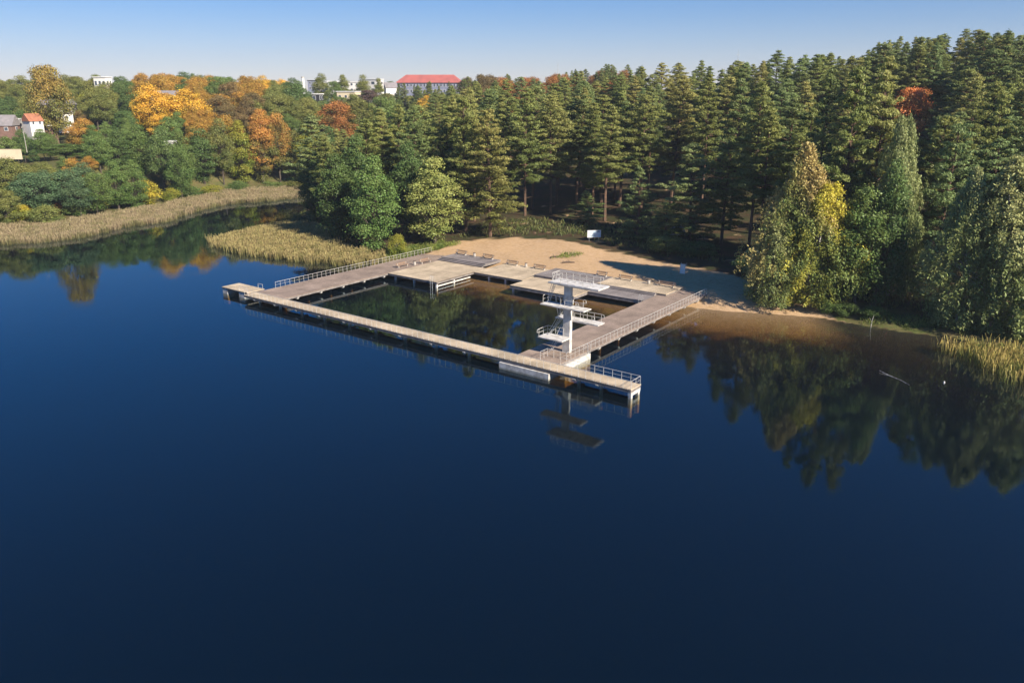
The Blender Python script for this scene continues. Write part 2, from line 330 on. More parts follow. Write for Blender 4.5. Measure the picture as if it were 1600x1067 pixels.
# ------------------------------------------------------------------ bathing piers
DK = 1.2                                   # deck top above the water
def deck(root, x0, x1, y0, y1, mat, top=DK, th=.10, edge=.32, name='deck'):
    MB().box(x0, x1, y0, y1, top-th, top).build(name, M[mat], root)
    e = MB(); a = .04                       # fascia boards a little inside the deck edge
    e.box(x0+a, x1-a, y0+a, y0+a+.12, top-th-edge, top-th-.002); e.box(x0+a, x1-a, y1-a-.12, y1-a, top-th-edge, top-th-.002)
    e.box(x0+a, x0+a+.12, y0+a+.122, y1-a-.122, top-th-edge, top-th-.002); e.box(x1-a-.12, x1-a, y0+a+.122, y1-a-.122, top-th-edge, top-th-.002)
    e.build('edge_beam', M['side'], root)
def pile(root, x, y, ax, half, bottom=-3.0, top=DK-.43):
    # crosshead with splayed ends on one post
    b = MB(); b.box(x-.17, x+.17, y-.17, y+.17, bottom, top-.30)
    if ax == 'y': b.add([(x-.2,y-half,top-.30),(x+.2,y-half,top-.30),(x+.2,y+half,top-.30),(x-.2,y+half,top-.30),(x-.2,y-half-.16,top),(x+.2,y-half-.16,top),(x+.2,y+half+.16,top),(x-.2,y+half+.16,top)],[(0,3,2,1),(4,5,6,7),(0,1,5,4),(1,2,6,5),(2,3,7,6),(3,0,4,7)])
    else: b.add([(x-half,y-.2,top-.30),(x+half,y-.2,top-.30),(x+half,y+.2,top-.30),(x-half,y+.2,top-.30),(x-half-.16,y-.2,top),(x+half+.16,y-.2,top),(x+half+.16,y+.2,top),(x-half-.16,y+.2,top)],[(0,3,2,1),(4,5,6,7),(0,1,5,4),(1,2,6,5),(2,3,7,6),(3,0,4,7)])
    b.build('pile', M['white_conc'], root)
def railing(root, pts, spacing=1.05, h=1.05, z=DK, mat='paint_rail', mid=True, r=.025):
    r0 = MB()
    for i in range(len(pts)-1):
        a, b = pts[i], pts[i+1]
        r0.bar((*a, z+h), (*b, z+h), r*1.15)
        if mid: r0.bar((*a, z+h*.52), (*b, z+h*.52), r*.6)
    ro = r0.build('railing', M[mat], root)
    pm = MB(); pm.bar((0,0,-.02), (0,0,h-.01), r).box(-.07, .07, -.07, .07, .0, .02); pm = pm.mesh('railing_post', M[mat])
    for i in range(len(pts)-1):
        a = np.array(pts[i], float); b = np.array(pts[i+1], float); L = np.linalg.norm(b-a); k = max(1, round(L/spacing))
        for j in range(k+(i == len(pts)-2)):
            p = a+(b-a)*j/k; o = bpy.data.objects.new('post', pm); COL.objects.link(o); o.parent = ro; o.location = (p[0], p[1], z)
    return ro
def ladder(name, root, a, b, width, side, mat='steel', step=.3, r=.03):
    # two stiles and rungs from foot a to head b; side = unit vector across
    a = Vector(a); b = Vector(b); s = Vector(side)*width/2; m = MB()
    m.bar(a-s, b-s, r); m.bar(a+s, b+s, r)
    n = int((b-a).length/step)
    for i in range(1, n): p = a+(b-a)*i/n; m.bar(p-s, p+s, r*.8)
    return m.build(name, M[mat], root)

# lake-side pier
fp = uvthing('pier', 'long narrow pale boarded walkway along the lake side, ending in a free railed tip', 'pier', 0, 0, 0, 'boarded piers round the swimming basin')
deck(fp, 0, 76.4, 0, 2.5, 'deck_beige')
for i, u_ in enumerate([2.8, 8.4, 14, 19.8, 25.6, 31.6, 37.8, 44, 50.2]): pile(fp, u_, 1.25, 'y', 1.12)
for u_ in (68.3, 71.6): pile(fp, u_, 1.25, 'y', 1.12)
b = MB(); b.box(75.95, 76.35, .15, .55, -2.5, DK-.43).box(75.95, 76.35, 1.95, 2.35, -2.5, DK-.43).box(75.93, 76.38, .1, 2.4, .35, DK-.425); b.build('end_frame', M['white_conc'], fp)
b = MB(); b.box(56.6, 64.6, -.22, .12, -.25, .66).box(64.3, 64.62, .122, 2.3, -.25, .66); b.build('footing_wall', M['white_conc'], fp)
railing(fp, [(0.25, .08), (76.3, .08)], mid=False)
railing(fp, [(76.3, .18), (76.3, 2.42), (64.7, 2.42)], spacing=1.3, mid=True)

# western pier (left in the photo)
lp = uvthing('pier', 'wide brown boarded pier on the left, running from the lake to the grassy shore', 'pier', 0, 2.5, 0, 'boarded piers round the swimming basin')
deck(lp, 0, 7.6, .004, 46.2, 'deck_brown')
for v_ in (3.2, 8.4, 13.6, 18.8, 24): pile(lp, 3.8, v_, 'x', 3.7)
for v_ in (31, 37): pile(lp, 3.8, v_, 'x', 3.5)
railing(lp, [(.1, 4.2), (.1, 45.6)])
# eastern pier
rp = uvthing('pier', 'wide brown boarded pier on the right carrying the diving tower, railed on its outer side', 'pier', 57.6, 2.5, 0, 'boarded piers round the swimming basin')
deck(rp, 0, 6.75, .004, 46.6, 'deck_brown')
for v_ in (10.5, 16, 21.5, 27, 32.5, 38, 43): pile(rp, 3.4, v_, 'x', 3.2)
b = MB(); b.box(3.3, 6.95, 1.2, 7.6, -2.4, DK-.45); b.build('footing_wall', M['white_conc'], rp)
railing(rp, [(3.6, .3), (3.6, 2.0), (6.65, 2.0), (6.65, 46.5)], spacing=1.04)
# swim jetty off the western pier
sj = uvthing('jetty', 'short low boarded jetty on two concrete boxes, sticking out left of the piers', 'jetty', -8.6, 1.4)
deck(sj, 0, 7.6, 0, 3.7, 'deck_beige', top=1.15, edge=.12)
MB().box(.1, 1.5, .1, 3.6, -2, .90).build('float_box', M['white_conc'], sj)
MB().box(5.0, 6.6, .1, 3.6, -2, .90).build('float_box', M['white_conc'], sj)
MB().bar((6.2, 3.4, 1.15), (6.2, 3.4, 2.0), .03).bar((7.5, 3.4, 1.15), (7.5, 3.4, 2.0), .03).bar((6.2, 3.4, 2.0), (7.5, 3.4, 2.0), .035).build('handrail', M['paint_rail'], sj)
MB().bar((5.1, .2, 1.15), (5.1, .2, 2.0), .03).bar((7.4, .2, 1.15), (7.4, .2, 2.0), .03).bar((5.1, .2, 2.0), (7.4, .2, 2.0), .035).build('handrail', M['paint_rail'], sj)

# shore terraces
g = 'boarded sun terraces on the shore side'
ta = uvthing('terrace', 'large square beige terrace beside the left pier, a steel ladder at its corner', 'terrace', 7.62, 27.4, 0, g)
deck(ta, 0, 12.8, 0, 14.9, 'deck_beige')
for x_, y_ in ((1.5, .6), (12.45, .35), (12.45, 5.2), (6.5, .6)): MB().box(x_-.16, x_+.16, y_-.16, y_+.16, -2.5, DK-.43).build('pile', M['white_conc'], ta)
MB().box(12.5, 12.62, .4, 10, .2, .45).build('tie_beam', M['white_conc'], ta)
tb = uvthing('terrace', 'beige terrace set back in the middle of the shore side', 'terrace', 20.44, 38.2, 0, g)
deck(tb, 0, 11.8, 0, 10.8, 'deck_beige')
for x_ in (3.5, 7.5): MB().box(x_-.16, x_+.16, .3, .62, -2, DK-.43).build('pile', M['white_conc'], tb)
tc_ = uvthing('terrace', 'beige terrace jutting out into the basin in front of the grey stage', 'terrace', 32.6, 33.8, 0, g)
deck(tc_, 0, 13.9, 0, 8.1, 'deck_beige', edge=.5)
for x_ in (.5, 13.4): MB().box(x_-.16, x_+.16, .3, .62, -2.5, DK-.61).build('pile', M['white_conc'], tc_)
td = uvthing('terrace', 'narrow low grey-boarded terrace next to the right pier, backed by two steps', 'terrace', 46.55, 38.3, 0, g)
deck(td, 0, 11.0, 0, 5.0, 'deck_grey', top=1.19, edge=.5)
MB().box(.3, 10.9, 4.2, 5.0, 1.192, 1.37).build('step', M['deck_grey'], td); MB().box(.3, 10.9, 4.6, 5.0, 1.372, 1.55).build('step', M['deck_grey'], td)
te = uvthing('terrace', 'strip of beige terrace above the two steps, against the sand', 'terrace', 45.4, 43.35, 0, g)
deck(te, 0, 13.9, 0, 6.4, 'deck_beige', top=1.56, edge=.6)
ra = uvthing('stage', 'raised grey-boarded stage behind the diving tower', 'stage', 32.3, 41.95)
deck(ra, 0, 13.0, 0, 7.4, 'deck_grey', top=1.62, edge=.28)
ss = uvthing('stage', 'stepped grey-boarded stage behind the large square terrace', 'stage', 7.1, 42.35)
deck(ss, 0, 12, 0, .55, 'deck_grey', top=1.38, edge=.14); deck(ss, 0, 12, .56, 1.1, 'deck_grey', top=1.56, edge=.2); deck(ss, 0, 12, 1.11, 6.2, 'deck_grey', top=1.74, edge=.4)

# benches, bins, pool ladders
def bench(u, v, z, label, rz=0.0, back=True, L=3.0):
    t = uvthing('bench', label, 'bench', u, v, z, 'wooden benches on the terraces', rz)
    m = MB(); m.box(-L/2, L/2, -.24, -.02, .40, .45).box(-L/2, L/2, .01, .22, .40, .45); m.build('seat', M['wood'], t)
    if back: m = MB(); m.box(-L/2, L/2, .26, .30, .58, .70).box(-L/2, L/2, .28, .32, .76, .88); m.build('backrest', M['wood'], t)
    for s in (-1, 1):
        m = MB(); m.box(s*L*.4-.08, s*L*.4+.08, -.22, .24, 0, .398)
        if back: m.box(s*L*.4-.04, s*L*.4+.04, .20, .258, .398, .88)
        m.build('leg', M['concrete'], t)
bench(5.9, 33.2, DK, 'bench on the left pier, the nearer of its two benches', math.pi/2)
bench(7.0, 38.8, DK, 'bench on the left pier, the farther of its two benches', math.pi/2)
bench(8.9, 47.9, 1.74, 'bench on the stepped grey stage, left of the bin', 0)
bench(16.2, 47.9, 1.74, 'bench on the stepped grey stage, right of the bin', 0)
bench(22.4, 48.0, DK, 'bench on the middle beige terrace, left of the bin', 0)
bench(29.2, 48.0, DK, 'bench on the middle beige terrace, right of the bin', 0)
bench(48.3, 48.6, 1.56, 'bench on the upper terrace strip, left of the bin', 0)
bench(56.6, 48.6, 1.56, 'bench on the upper terrace strip, right of the bin by the right pier', 0, L=3.6)
bench(43.2, 48.6, 1.62, 'bench on the back edge of the raised grey stage', 0, L=2.4)
def bin_(u, v, z, label):
    t = uvthing('litter_bin', label, 'bin', u, v, z, 'litter bins by the benches')
    m = MB(); m.prism([(.26*math.cos(a), .26*math.sin(a)) for a in np.linspace(0, 2*math.pi, 9)[:-1]], .04, .75); m.build('body', M['concrete'], t)
    m = MB(); m.prism([(.29*math.cos(a), .29*math.sin(a)) for a in np.linspace(0, 2*math.pi, 9)[:-1]], .752, .82); m.build('rim', M['wood_dark'], t)
bin_(12.6, 47.9, 1.74, 'litter bin between two benches on the stepped grey stage')
bin_(25.9, 48.1, DK, 'litter bin between two benches on the middle beige terrace')
bin_(53.2, 48.6, 1.56, 'litter bin between two benches on the upper terrace strip')
bin_(6.6, 36.0, DK, 'litter bin between the two benches on the left pier')
def pool_ladder(u, v, z, rz, label, low=-1.0):
    t = uvthing('pool_ladder', label, 'ladder', u, v, z, 'steel ladders into the water', rz)
    for s in (-.27, .27):
        MB().path([(s,.45,0),(s,.45,.75),(s,.30,.95),(s,.08,.95),(s,-.06,.75),(s,-.06,low-z)], .032).build('stile', M['steel'], t)
    m = MB()
    for k in range(7): m.bar((-.27,-.06,-.25-.3*k), (.27,-.06,-.25-.3*k), .025)
    m.build('rungs', M['steel'], t)
pool_ladder(19.1, 27.4, DK, 0, 'steel ladder at the corner of the large square terrace')
pool_ladder(57.0, 38.3, 1.19, 0, 'steel ladder on the low grey terrace by the right pier')
pool_ladder(64.36, 9.9, DK, math.pi/2, 'steel ladder on the outer side of the right pier')

# ------------------------------------------------------------------ diving tower
dt = uvthing('diving_tower', 'tall white concrete diving tower with four platforms on the right pier', 'diving tower', 62.35, 7.5, DK)
def T(u, v, z): return (u-62.35, v-7.5, z-DK)
m = MB(); m.add([T(61.78,7.2,1.2),T(62.92,7.2,1.2),T(62.92,7.8,1.2),T(61.78,7.8,1.2),T(61.86,7.22,10.62),T(62.88,7.22,10.62),T(62.88,7.78,10.62),T(61.86,7.78,10.62)],[(0,3,2,1),(4,5,6,7),(0,1,5,4),(1,2,6,5),(2,3,7,6),(3,0,4,7)])
m.build('column', M['white_conc'], dt)
def platform(u0, u1, v0, v1, z, th, rails, haunch=None):
    m = MB(); a = T(u0, v0, z); c = T(u1, v1, z)
    m.box(a[0], c[0], a[1], c[1], a[2]-th*.55, a[2])
    # underside tapers towards the ends
    h = .25; m.add([(a[0]+.5,a[1]+h,a[2]-th*.56),(c[0]-.3,a[1]+h,a[2]-th*.56),(c[0]-.3,c[1]-h,a[2]-th*.56),(a[0]+.5,c[1]-h,a[2]-th*.56),
                    (a[0]+1.4,a[1]+h+.2,a[2]-th*1.2),(c[0]-2.0,a[1]+h+.2,a[2]-th*1.2),(c[0]-2.0,c[1]-h-.2,a[2]-th*1.2),(a[0]+1.4,c[1]-h-.2,a[2]-th*1.2)],
                   [(0,1,2,3),(4,7,6,5),(0,4,5,1),(1,5,6,2),(2,6,7,3),(3,7,4,0)])
    po = m.build('platform', M['white_conc'], dt)
    for r in rails:
        m = MB(); pts = [T(p[0], p[1], z) for p in r]
        for i in range(len(pts)-1):
            A = Vector(pts[i]); B = Vector(pts[i+1])
            m.bar(A+Vector((0,0,1.05)), B+Vector((0,0,1.05)), .036); m.bar(A+Vector((0,0,.55)), B+Vector((0,0,.55)), .026)
            k = max(1, round((B-A).length/1.15))
            for j in range(k+1): q = A+(B-A)*j/k; m.bar(q, q+Vector((0,0,1.05)), .030)
        e = Vector(pts[-1]); d = (Vector(pts[-1])-Vector(pts[-2])).normalized()
        m.path([e+Vector((0,0,1.05)), e+d*.4+Vector((0,0,1.0)), e+d*.45+Vector((0,0,.65)), e+Vector((0,0,.55))], .032)   # rounded rail end
        m.build('railing', M['paint_rail'], po)
platform(59.3, 63.2, 4.9, 7.18, 3.5, .26, [[(62.0,7.1),(59.4,7.1),(59.4,5.0)]])
platform(60.1, 66.9, 7.82, 9.6, 5.7, .30, [[(60.9,9.5),(66.4,9.5)], [(63.2,7.9),(65.9,7.9)]])
platform(59.3, 66.2, 5.3, 7.18, 8.0, .26, [[(59.4,5.9),(59.4,7.1),(61.8,7.1)],[(63.0,7.1),(65.0,7.1)],[(63.2,5.38),(64.9,5.38)]])
platform(60.1, 67.9, 5.95, 8.75, 11.0, .34, [[(60.2,6.9),(60.2,8.66),(66.6,8.66)],[(60.9,6.04),(66.6,6.04)]])
def tlad(a, b, nm='ladder'):
    A = Vector(T(*a)); B = Vector(T(*b)); side = Vector((0,1,0)); ladder(nm, dt, A, B, .6, side)
    h = MB()
    for s in (-.36, .36):
        q = Vector((0, s, .35)); h.bar(A+q+(B-A)*.1, B+q+Vector((0,0,.75)), .03); h.bar(B+q+Vector((0,0,.75)), B+Vector((.75, s, 1.0)), .03); h.bar(B+Vector((.75, s, 1.0)), B+Vector((.75, s, 0)), .03)
    h.build('ladder_handrail', M['paint_rail'], dt)
tlad((60.4,6.4,1.2), (61.3,7.75,3.5))
tlad((59.9,8.3,3.5) if False else (60.0,6.6,3.5), (61.0,8.3,5.7))
tlad((60.6,8.2,5.7), (61.2,6.7,8.0))
tlad((59.8,6.6,8.0), (60.5,7.3,11.0))

# ------------------------------------------------------------------ beach furniture and small things
x, y = ground_at(928, 374, 3.2); z = gz(x, y)
nb = thing('notice_board', 'pale blue and white information board on two posts at the wood edge', 'notice board', (x, y, z), .15)
MB().box(-1.55, 1.55, -.05, .05, .85, 2.45).build('panel', M['white'], nb)
MB().box(-1.45, 1.45, -.062, -.052, .95, 2.35).build('poster', M['blue_sheet'], nb)
m = MB(); r = random.Random(4)
for k in range(9):
    a = -1.3+.29*k; m.box(a, a+.2, -.068, -.063, 1.3+r.uniform(-.2,.4), 1.62+r.uniform(-.1,.5))
m.build('printed_patch', M['white'], nb)
m = MB(); m.box(-.9, .3, -.069, -.064, 1.12, 1.2).box(.5, 1.25, -.069, -.064, 2.1, 2.25); m.build('printed_patch', M['dark'], nb)
for s in (-1.1, 1.1): MB().bar((s,.09,-.3), (s,.09,2.4), .05).build('post', M['steel'], nb)
x, y = ground_at(1067, 427, 1.9); z = gz(x, y)
cb = thing('changing_booth', 'narrow white changing booth standing on the shaded sand', 'changing booth', (x, y, z), ANG+.2)
MB().box(-.48, .48, -.45, -.41, .12, 2.0).build('screen', M['white'], cb)
m = MB()
for p in ((-.5,-.47),(.5,-.47),(-.5,.47),(.5,.47)): m.bar((*p, -.1), (*p, 2.1), .035)
m.build('frame', M['steel'], cb)
x, y = ground_at(1058, 366, 3.8); z = gz(x, y)
sb = thing('caravan', 'small off-white caravan half hidden among the pines behind the beach', 'caravan', (x, y, z), .5)
MB().add([(-1.7,-.9,.45),(1.7,-.9,.45),(1.7,.9,.45),(-1.7,.9,.45),(-1.45,-.85,2.1),(1.3,-.85,2.1),(1.3,.85,2.1),(-1.45,.85,2.1)],[(0,3,2,1),(4,5,6,7),(0,1,5,4),(1,2,6,5),(2,3,7,6),(3,0,4,7)]).build('body', M['white'], sb)
MB().box(-.9, .6, -.93, -.885, 1.15, 1.75).build('window', M['glass'], sb)
for s in (-.95, .95): MB().bar((0, s-.09, .32), (0, s+.09, .32), .32, k=12).build('wheel', M['dark'], sb)
x, y = ground_at(1386, 433, 2.2); z = gz(x, y)
fl = thing('sign_board', 'small tilted white board fixed on a post among the right-hand trees', 'sign', (x, y, z), .3)
MB().bar((0,0,-.2), (0,0,2.6), .05).build('post', M['wood_dark'], fl)
m = MB().box(-.5, .5, -.09, -.055, 1.0, 2.5).build('panel', M['white'], fl); m.rotation_euler = (0, .2, 0)
# logs and stumps on the sand
def log(px, py, label, L, ang, n, z0=1.6):
    x, y = ground_at(px, py, z0); z = gz(x, y)
    t = thing('driftwood', label, 'driftwood', (x, y, z), ang, 'dark branches lying on the sand')
    MB().path([(-L/2,0,.12),(-L*.1,.08,.2),(L/2,-.1,.15)], [.16,.2,.1]).build('trunk', M['wood_dark'], t)
    rr = random.Random(n)
    for k in range(4): a = rr.uniform(-L/3, L/3); MB().bar((a,0,.15), (a+rr.uniform(-.5,.5), rr.uniform(-.6,.6), rr.uniform(.3,.8)), .06, .02).build('branch', M['wood_dark'], t)
log(888, 411, 'dark log with a tuft of grass beside it on the sand', 2.6, .1, 1)
log(866, 403, 'dark broken branch on the sand left of the log', 1.8, .5, 2)
log(960, 437, 'short dark log at the back edge of the grey stage', 1.8, -.4, 3)
# sunken branch and float in the right-hand bay
x, y = ground_at(1398, 592)
sbn = MB().path([(-.6,3.2,.02),(-.2,1.2,.05),(.5,-.6,.04),(.8,-2.2,.02)], [.025,.045,.04,.02]).bar((-.2,1.2,.05),(-1.2,1.9,.1),.03,.01).build('floating_branch', M['bark_birch'], None, (x, y, 0)); tag(sbn, 'thin pale branch floating in the dark water of the right-hand bay', 'branch')
x, y = ground_at(1475, 598)
fb = MB(); fb.prism([(.11*math.cos(a), .11*math.sin(a)) for a in np.linspace(0, 2*math.pi, 9)[:-1]], -.1, .1).prism([(.07*math.cos(a), .07*math.sin(a)) for a in np.linspace(0, 2*math.pi, 9)[:-1]], .1, .2)
tag(fb.build('float', M['white'], None, (x, y, 0)), 'tiny white float on the dark water of the right-hand bay', 'float')
x, y = ground_at(1360, 512)
tag(MB().path([(0,0,-.3),(.1,0,1.2),(.3,.1,2.0)], [.06,.04,.02]).bar((.1,0,1.0),(-.4,0,1.6),.03,.01).build('dead_stem', M['bark_birch'], None, (x, y, 0)), 'thin dead stem standing in the water under the dark shore trees', 'dead stem')
# footbridge in the far reeds
x, y = ground_at(307, 322, .5)
bt = thing('rowing_boat', 'small white rowing boat pulled into the far reeds', 'rowing boat', (x, y-1, .05), .2)
hull = [(-2.2,-.55),(-2.2,.55),(.6,.75),(2.3,0),(.6,-.75)]
m = MB(); k = 5; m.add([(a*.85, b_*.6, -.2) for a, b_ in hull]+[(a, b_, .42) for a, b_ in hull]+[(a*.92, b_*.85, .42) for a, b_ in hull]+[(a*.8, b_*.55, -.08) for a, b_ in hull],
   [tuple(range(5))]+[(i,(i+1)%k,k+(i+1)%k,k+i) for i in range(k)]+[(k+i,k+(i+1)%k,2*k+(i+1)%k,2*k+i) for i in range(k)]+[(2*k+i,2*k+(i+1)%k,3*k+(i+1)%k,3*k+i) for i in range(k)]+[tuple(range(15,20))])
m.build('hull', M['white'], bt); MB().box(-.9,-.6,-.6,.6,.2,.25).build('seat', M['wood'], bt); MB().box(.5,.8,-.6,.6,.2,.25).build('seat', M['wood'], bt)

# ------------------------------------------------------------------ foliage
def cards(name, c, nrm, w_, h_, clump, hgt, mat, R, up=None):
    n = len(c); nrm = nrm/np.linalg.norm(nrm, axis=1, keepdims=True)
    a = R.normal(size=(n, 3)) if up is None else up+R.normal(size=(n, 3))*.35
    t = a-(a*nrm).sum(1, keepdims=True)*nrm; t /= np.linalg.norm(t, axis=1, keepdims=True); s = np.cross(nrm, t)
    w_ = np.broadcast_to(w_, (n,))[:, None]; h_ = np.broadcast_to(h_, (n,))[:, None]
    v = np.stack([c-t*h_*.5, c+s*w_*.5-t*h_*.08, c+t*h_*.5, c-s*w_*.5-t*h_*.08], 1).reshape(-1, 3)
    me = bpy.data.meshes.new(name); np_mesh(me, v, np.arange(4*n).reshape(n, 4), 4); me.materials.append(mat)
    lf = R.uniform(0, 1, n)
    at = np.repeat(np.stack([clump, hgt, lf, np.ones(n)], 1), 4, 0).astype(np.float32)
    q = me.color_attributes.new('vv', 'FLOAT_COLOR', 'POINT'); q.data.foreach_set('color', at.ravel()); return me
def unit(R, n):
    v = R.normal(size=(n, 3)); return v/np.linalg.norm(v, axis=1, keepdims=True)
def pine_proto(seed, H, cb, Rm, mat_bark='bark_pine', dens=1.0, pw=.62, lean=.4):
    R = np.random.default_rng(seed); tr = MB()
    lx, ly = R.uniform(-lean, lean, 2); tp = lambda t: np.array([lx*t*t+.15*math.sin(t*5+seed), ly*t*t, H*t])
    pts = [tp(t) for t in np.linspace(0, .97, 9)]; pts[0][2] = -.8
    rad = list(np.linspace(.30, .05, 9)*(H/25)**.5); tr.path([Vector(p) for p in pts], rad, 6)
    C, N, UPV, CL, S = [], [], [], [], []
    z = cb*H; k = 0
    for q in range(4):                                # dead snags below the crown
        zz = R.uniform(.12, max(cb, .2))*H; a = R.uniform(0, 6.28); p = tp(zz/H); tr.bar(p, p+np.array([math.cos(a), math.sin(a), .15])*R.uniform(.8, 2), .045, .015, 3)
    nbr = int((H-cb*H)*5.4); ga = R.uniform(0, 6.28); lob = R.uniform(.1, .3, 3)
    for j in range(nbr):
        t = ((j+R.uniform(0, 1))/nbr)**.93; z = cb*H+t*(H-.4-cb*H)
        z += .28*math.sin(z*5.2)                      # branches gather loosely into whorls
        a = ga+j*2.39996+R.uniform(-.5, .5)
        r = 1.15*Rm*(1-t)**pw*(.6+.4*min(1, t/.14))*(1+lob[0]*math.sin(2*a+seed)+lob[1]*math.sin(3*a+7*t+seed)+lob[2]*.6*math.sin(11*t+a))+.15
        L = r*R.uniform(.55, 1.18); el = math.radians(-10+t*40+R.uniform(-12, 14))
        p0 = tp(z/H); dz = np.array([math.cos(a)*math.cos(el), math.sin(a)*math.cos(el), math.sin(el)])
        tip = p0+dz*L+np.array([0, 0, .12*L]); tr.bar(p0, tip, .045+.012*L, .02, 3)
        cv = R.uniform(0, 1); side = np.array([-math.sin(a), math.cos(a), 0]); npf = max(1, int(round(L*.95+R.uniform(-.3, .6))))
        for c in range(npf):                          # puffs of needles on the outer half of each branch
            s = 1-(c/npf)*.72+R.uniform(-.08, .05); pr_ = R.uniform(.5, .85)*(.7+.12*L)
            cc = p0+(tip-p0)*s+side*R.uniform(-.45, .45)*L*.28*(c > 0)+np.array([0, 0, R.uniform(-.05, .25)])
            n = int(52*dens*pr_/.55); d = unit(R, n); d[:, 2] = np.where(d[:, 2] < -.3, -d[:, 2], d[:, 2])
            q = d*(R.uniform(.25, 1.05, n)**.6)[:, None]*np.array([1.15, 1.15, .62])*pr_
            C.append(cc+q); N.append(d*.8+unit(R, n)*.7+np.array([0, 0, .25])); UPV.append(np.tile(dz*.5+np.array([0, 0, .35]), (n, 1))+d*.6)
            CL.append(np.full(n, np.clip(cv*.6+R.uniform(0, .4), 0, 1))); S.append(R.uniform(.7, 1.3, n))
    n = 60; C.append(tp(.975)+R.normal(size=(n, 3))*np.array([.16, .16, .5])); N.append(unit(R, n)); UPV.append(np.tile([0, 0, 1.], (n, 1))); CL.append(R.uniform(0, 1, n)); S.append(np.ones(n))
    C = np.concatenate(C); S = np.concatenate(S); hg = np.clip((C[:, 2]-cb*H)/(H-cb*H), 0, 1)
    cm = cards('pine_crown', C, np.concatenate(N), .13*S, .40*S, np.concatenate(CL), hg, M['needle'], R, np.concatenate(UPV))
    return tr.mesh('pine_trunk', M[mat_bark]), cm, H, Rm
def leafy_proto(seed, H, R0, cb, nl=52, per=330, size=.31, bark='bark', top=.35, gaps=.1, lobe=.30, stems=1):
    # crown of leafy lobes carried on limbs
    R = np.random.default_rng(seed); tr = MB()
    fork = np.array([0, 0, H*(cb+.15)]); 
    tr.path([(0, 0, -.8), (R.uniform(-.2, .2), R.uniform(-.2, .2), H*(cb+.15)*.5), tuple(fork), (0, 0, H*.8)], [.028*H**.9*.55+.08, .2+.004*H, .16, .05], 6)
    cz = H*(cb+1)/2; hz = H*(1-cb)/2
    C, N, CL, S = [], [], [], []
    for i in range(nl):
        g = (i+.5)/nl; ph = i*2.39996+R.uniform(-.4, .4); ct = 1-2*g+R.uniform(-.12, .12); ct = max(-1, min(1, ct)); st = math.sqrt(max(0, 1-ct*ct))
        rr = R.uniform(.55, .92); wid = R0*(1-top*max(0, ct))*(1-.12*max(0, -ct))
        p = np.array([math.cos(ph)*st*wid*rr, math.sin(ph)*st*wid*rr, cz+ct*hz*rr*1.02])
        if R.uniform() < gaps: continue
        tr.path([tuple(fork+np.array([0, 0, (p[2]-fork[2])*.25])), tuple((fork+p)/2+np.array([0, 0, .3])), tuple(p)], [.09, .06, .025], 3)
        lr = (R0*lobe)*R.uniform(.75, 1.25)+.2; n = int(per*R.uniform(.7, 1.2))
        d = unit(R, n); d[:, 2] = np.where(d[:, 2] < -.35, -d[:, 2], d[:, 2]); rad = lr*R.uniform(.35, 1.08, n)**.6
        q = p+d*rad[:, None]*np.array([1, 1, .75]); q += .24*R.normal(size=(n, 3))
        C.append(q); N.append(d+unit(R, n)*.75); CL.append(np.clip(R.uniform(0, 1)*.75+R.uniform(0, .25, n), 0, 1)); S.append(R.uniform(.65, 1.25, n))
    C = np.concatenate(C); S = np.concatenate(S)*size; hg = np.clip((C[:, 2]-cb*H)/(H-cb*H), 0, 1); C[:, 2] = np.maximum(C[:, 2], .15)
    cm = cards('leafy_crown', C, np.concatenate(N), S*.8, S, np.concatenate(CL), hg, M['leaf'], R)
    return tr.mesh('broadleaf_trunk', M[bark]), cm, H, R0
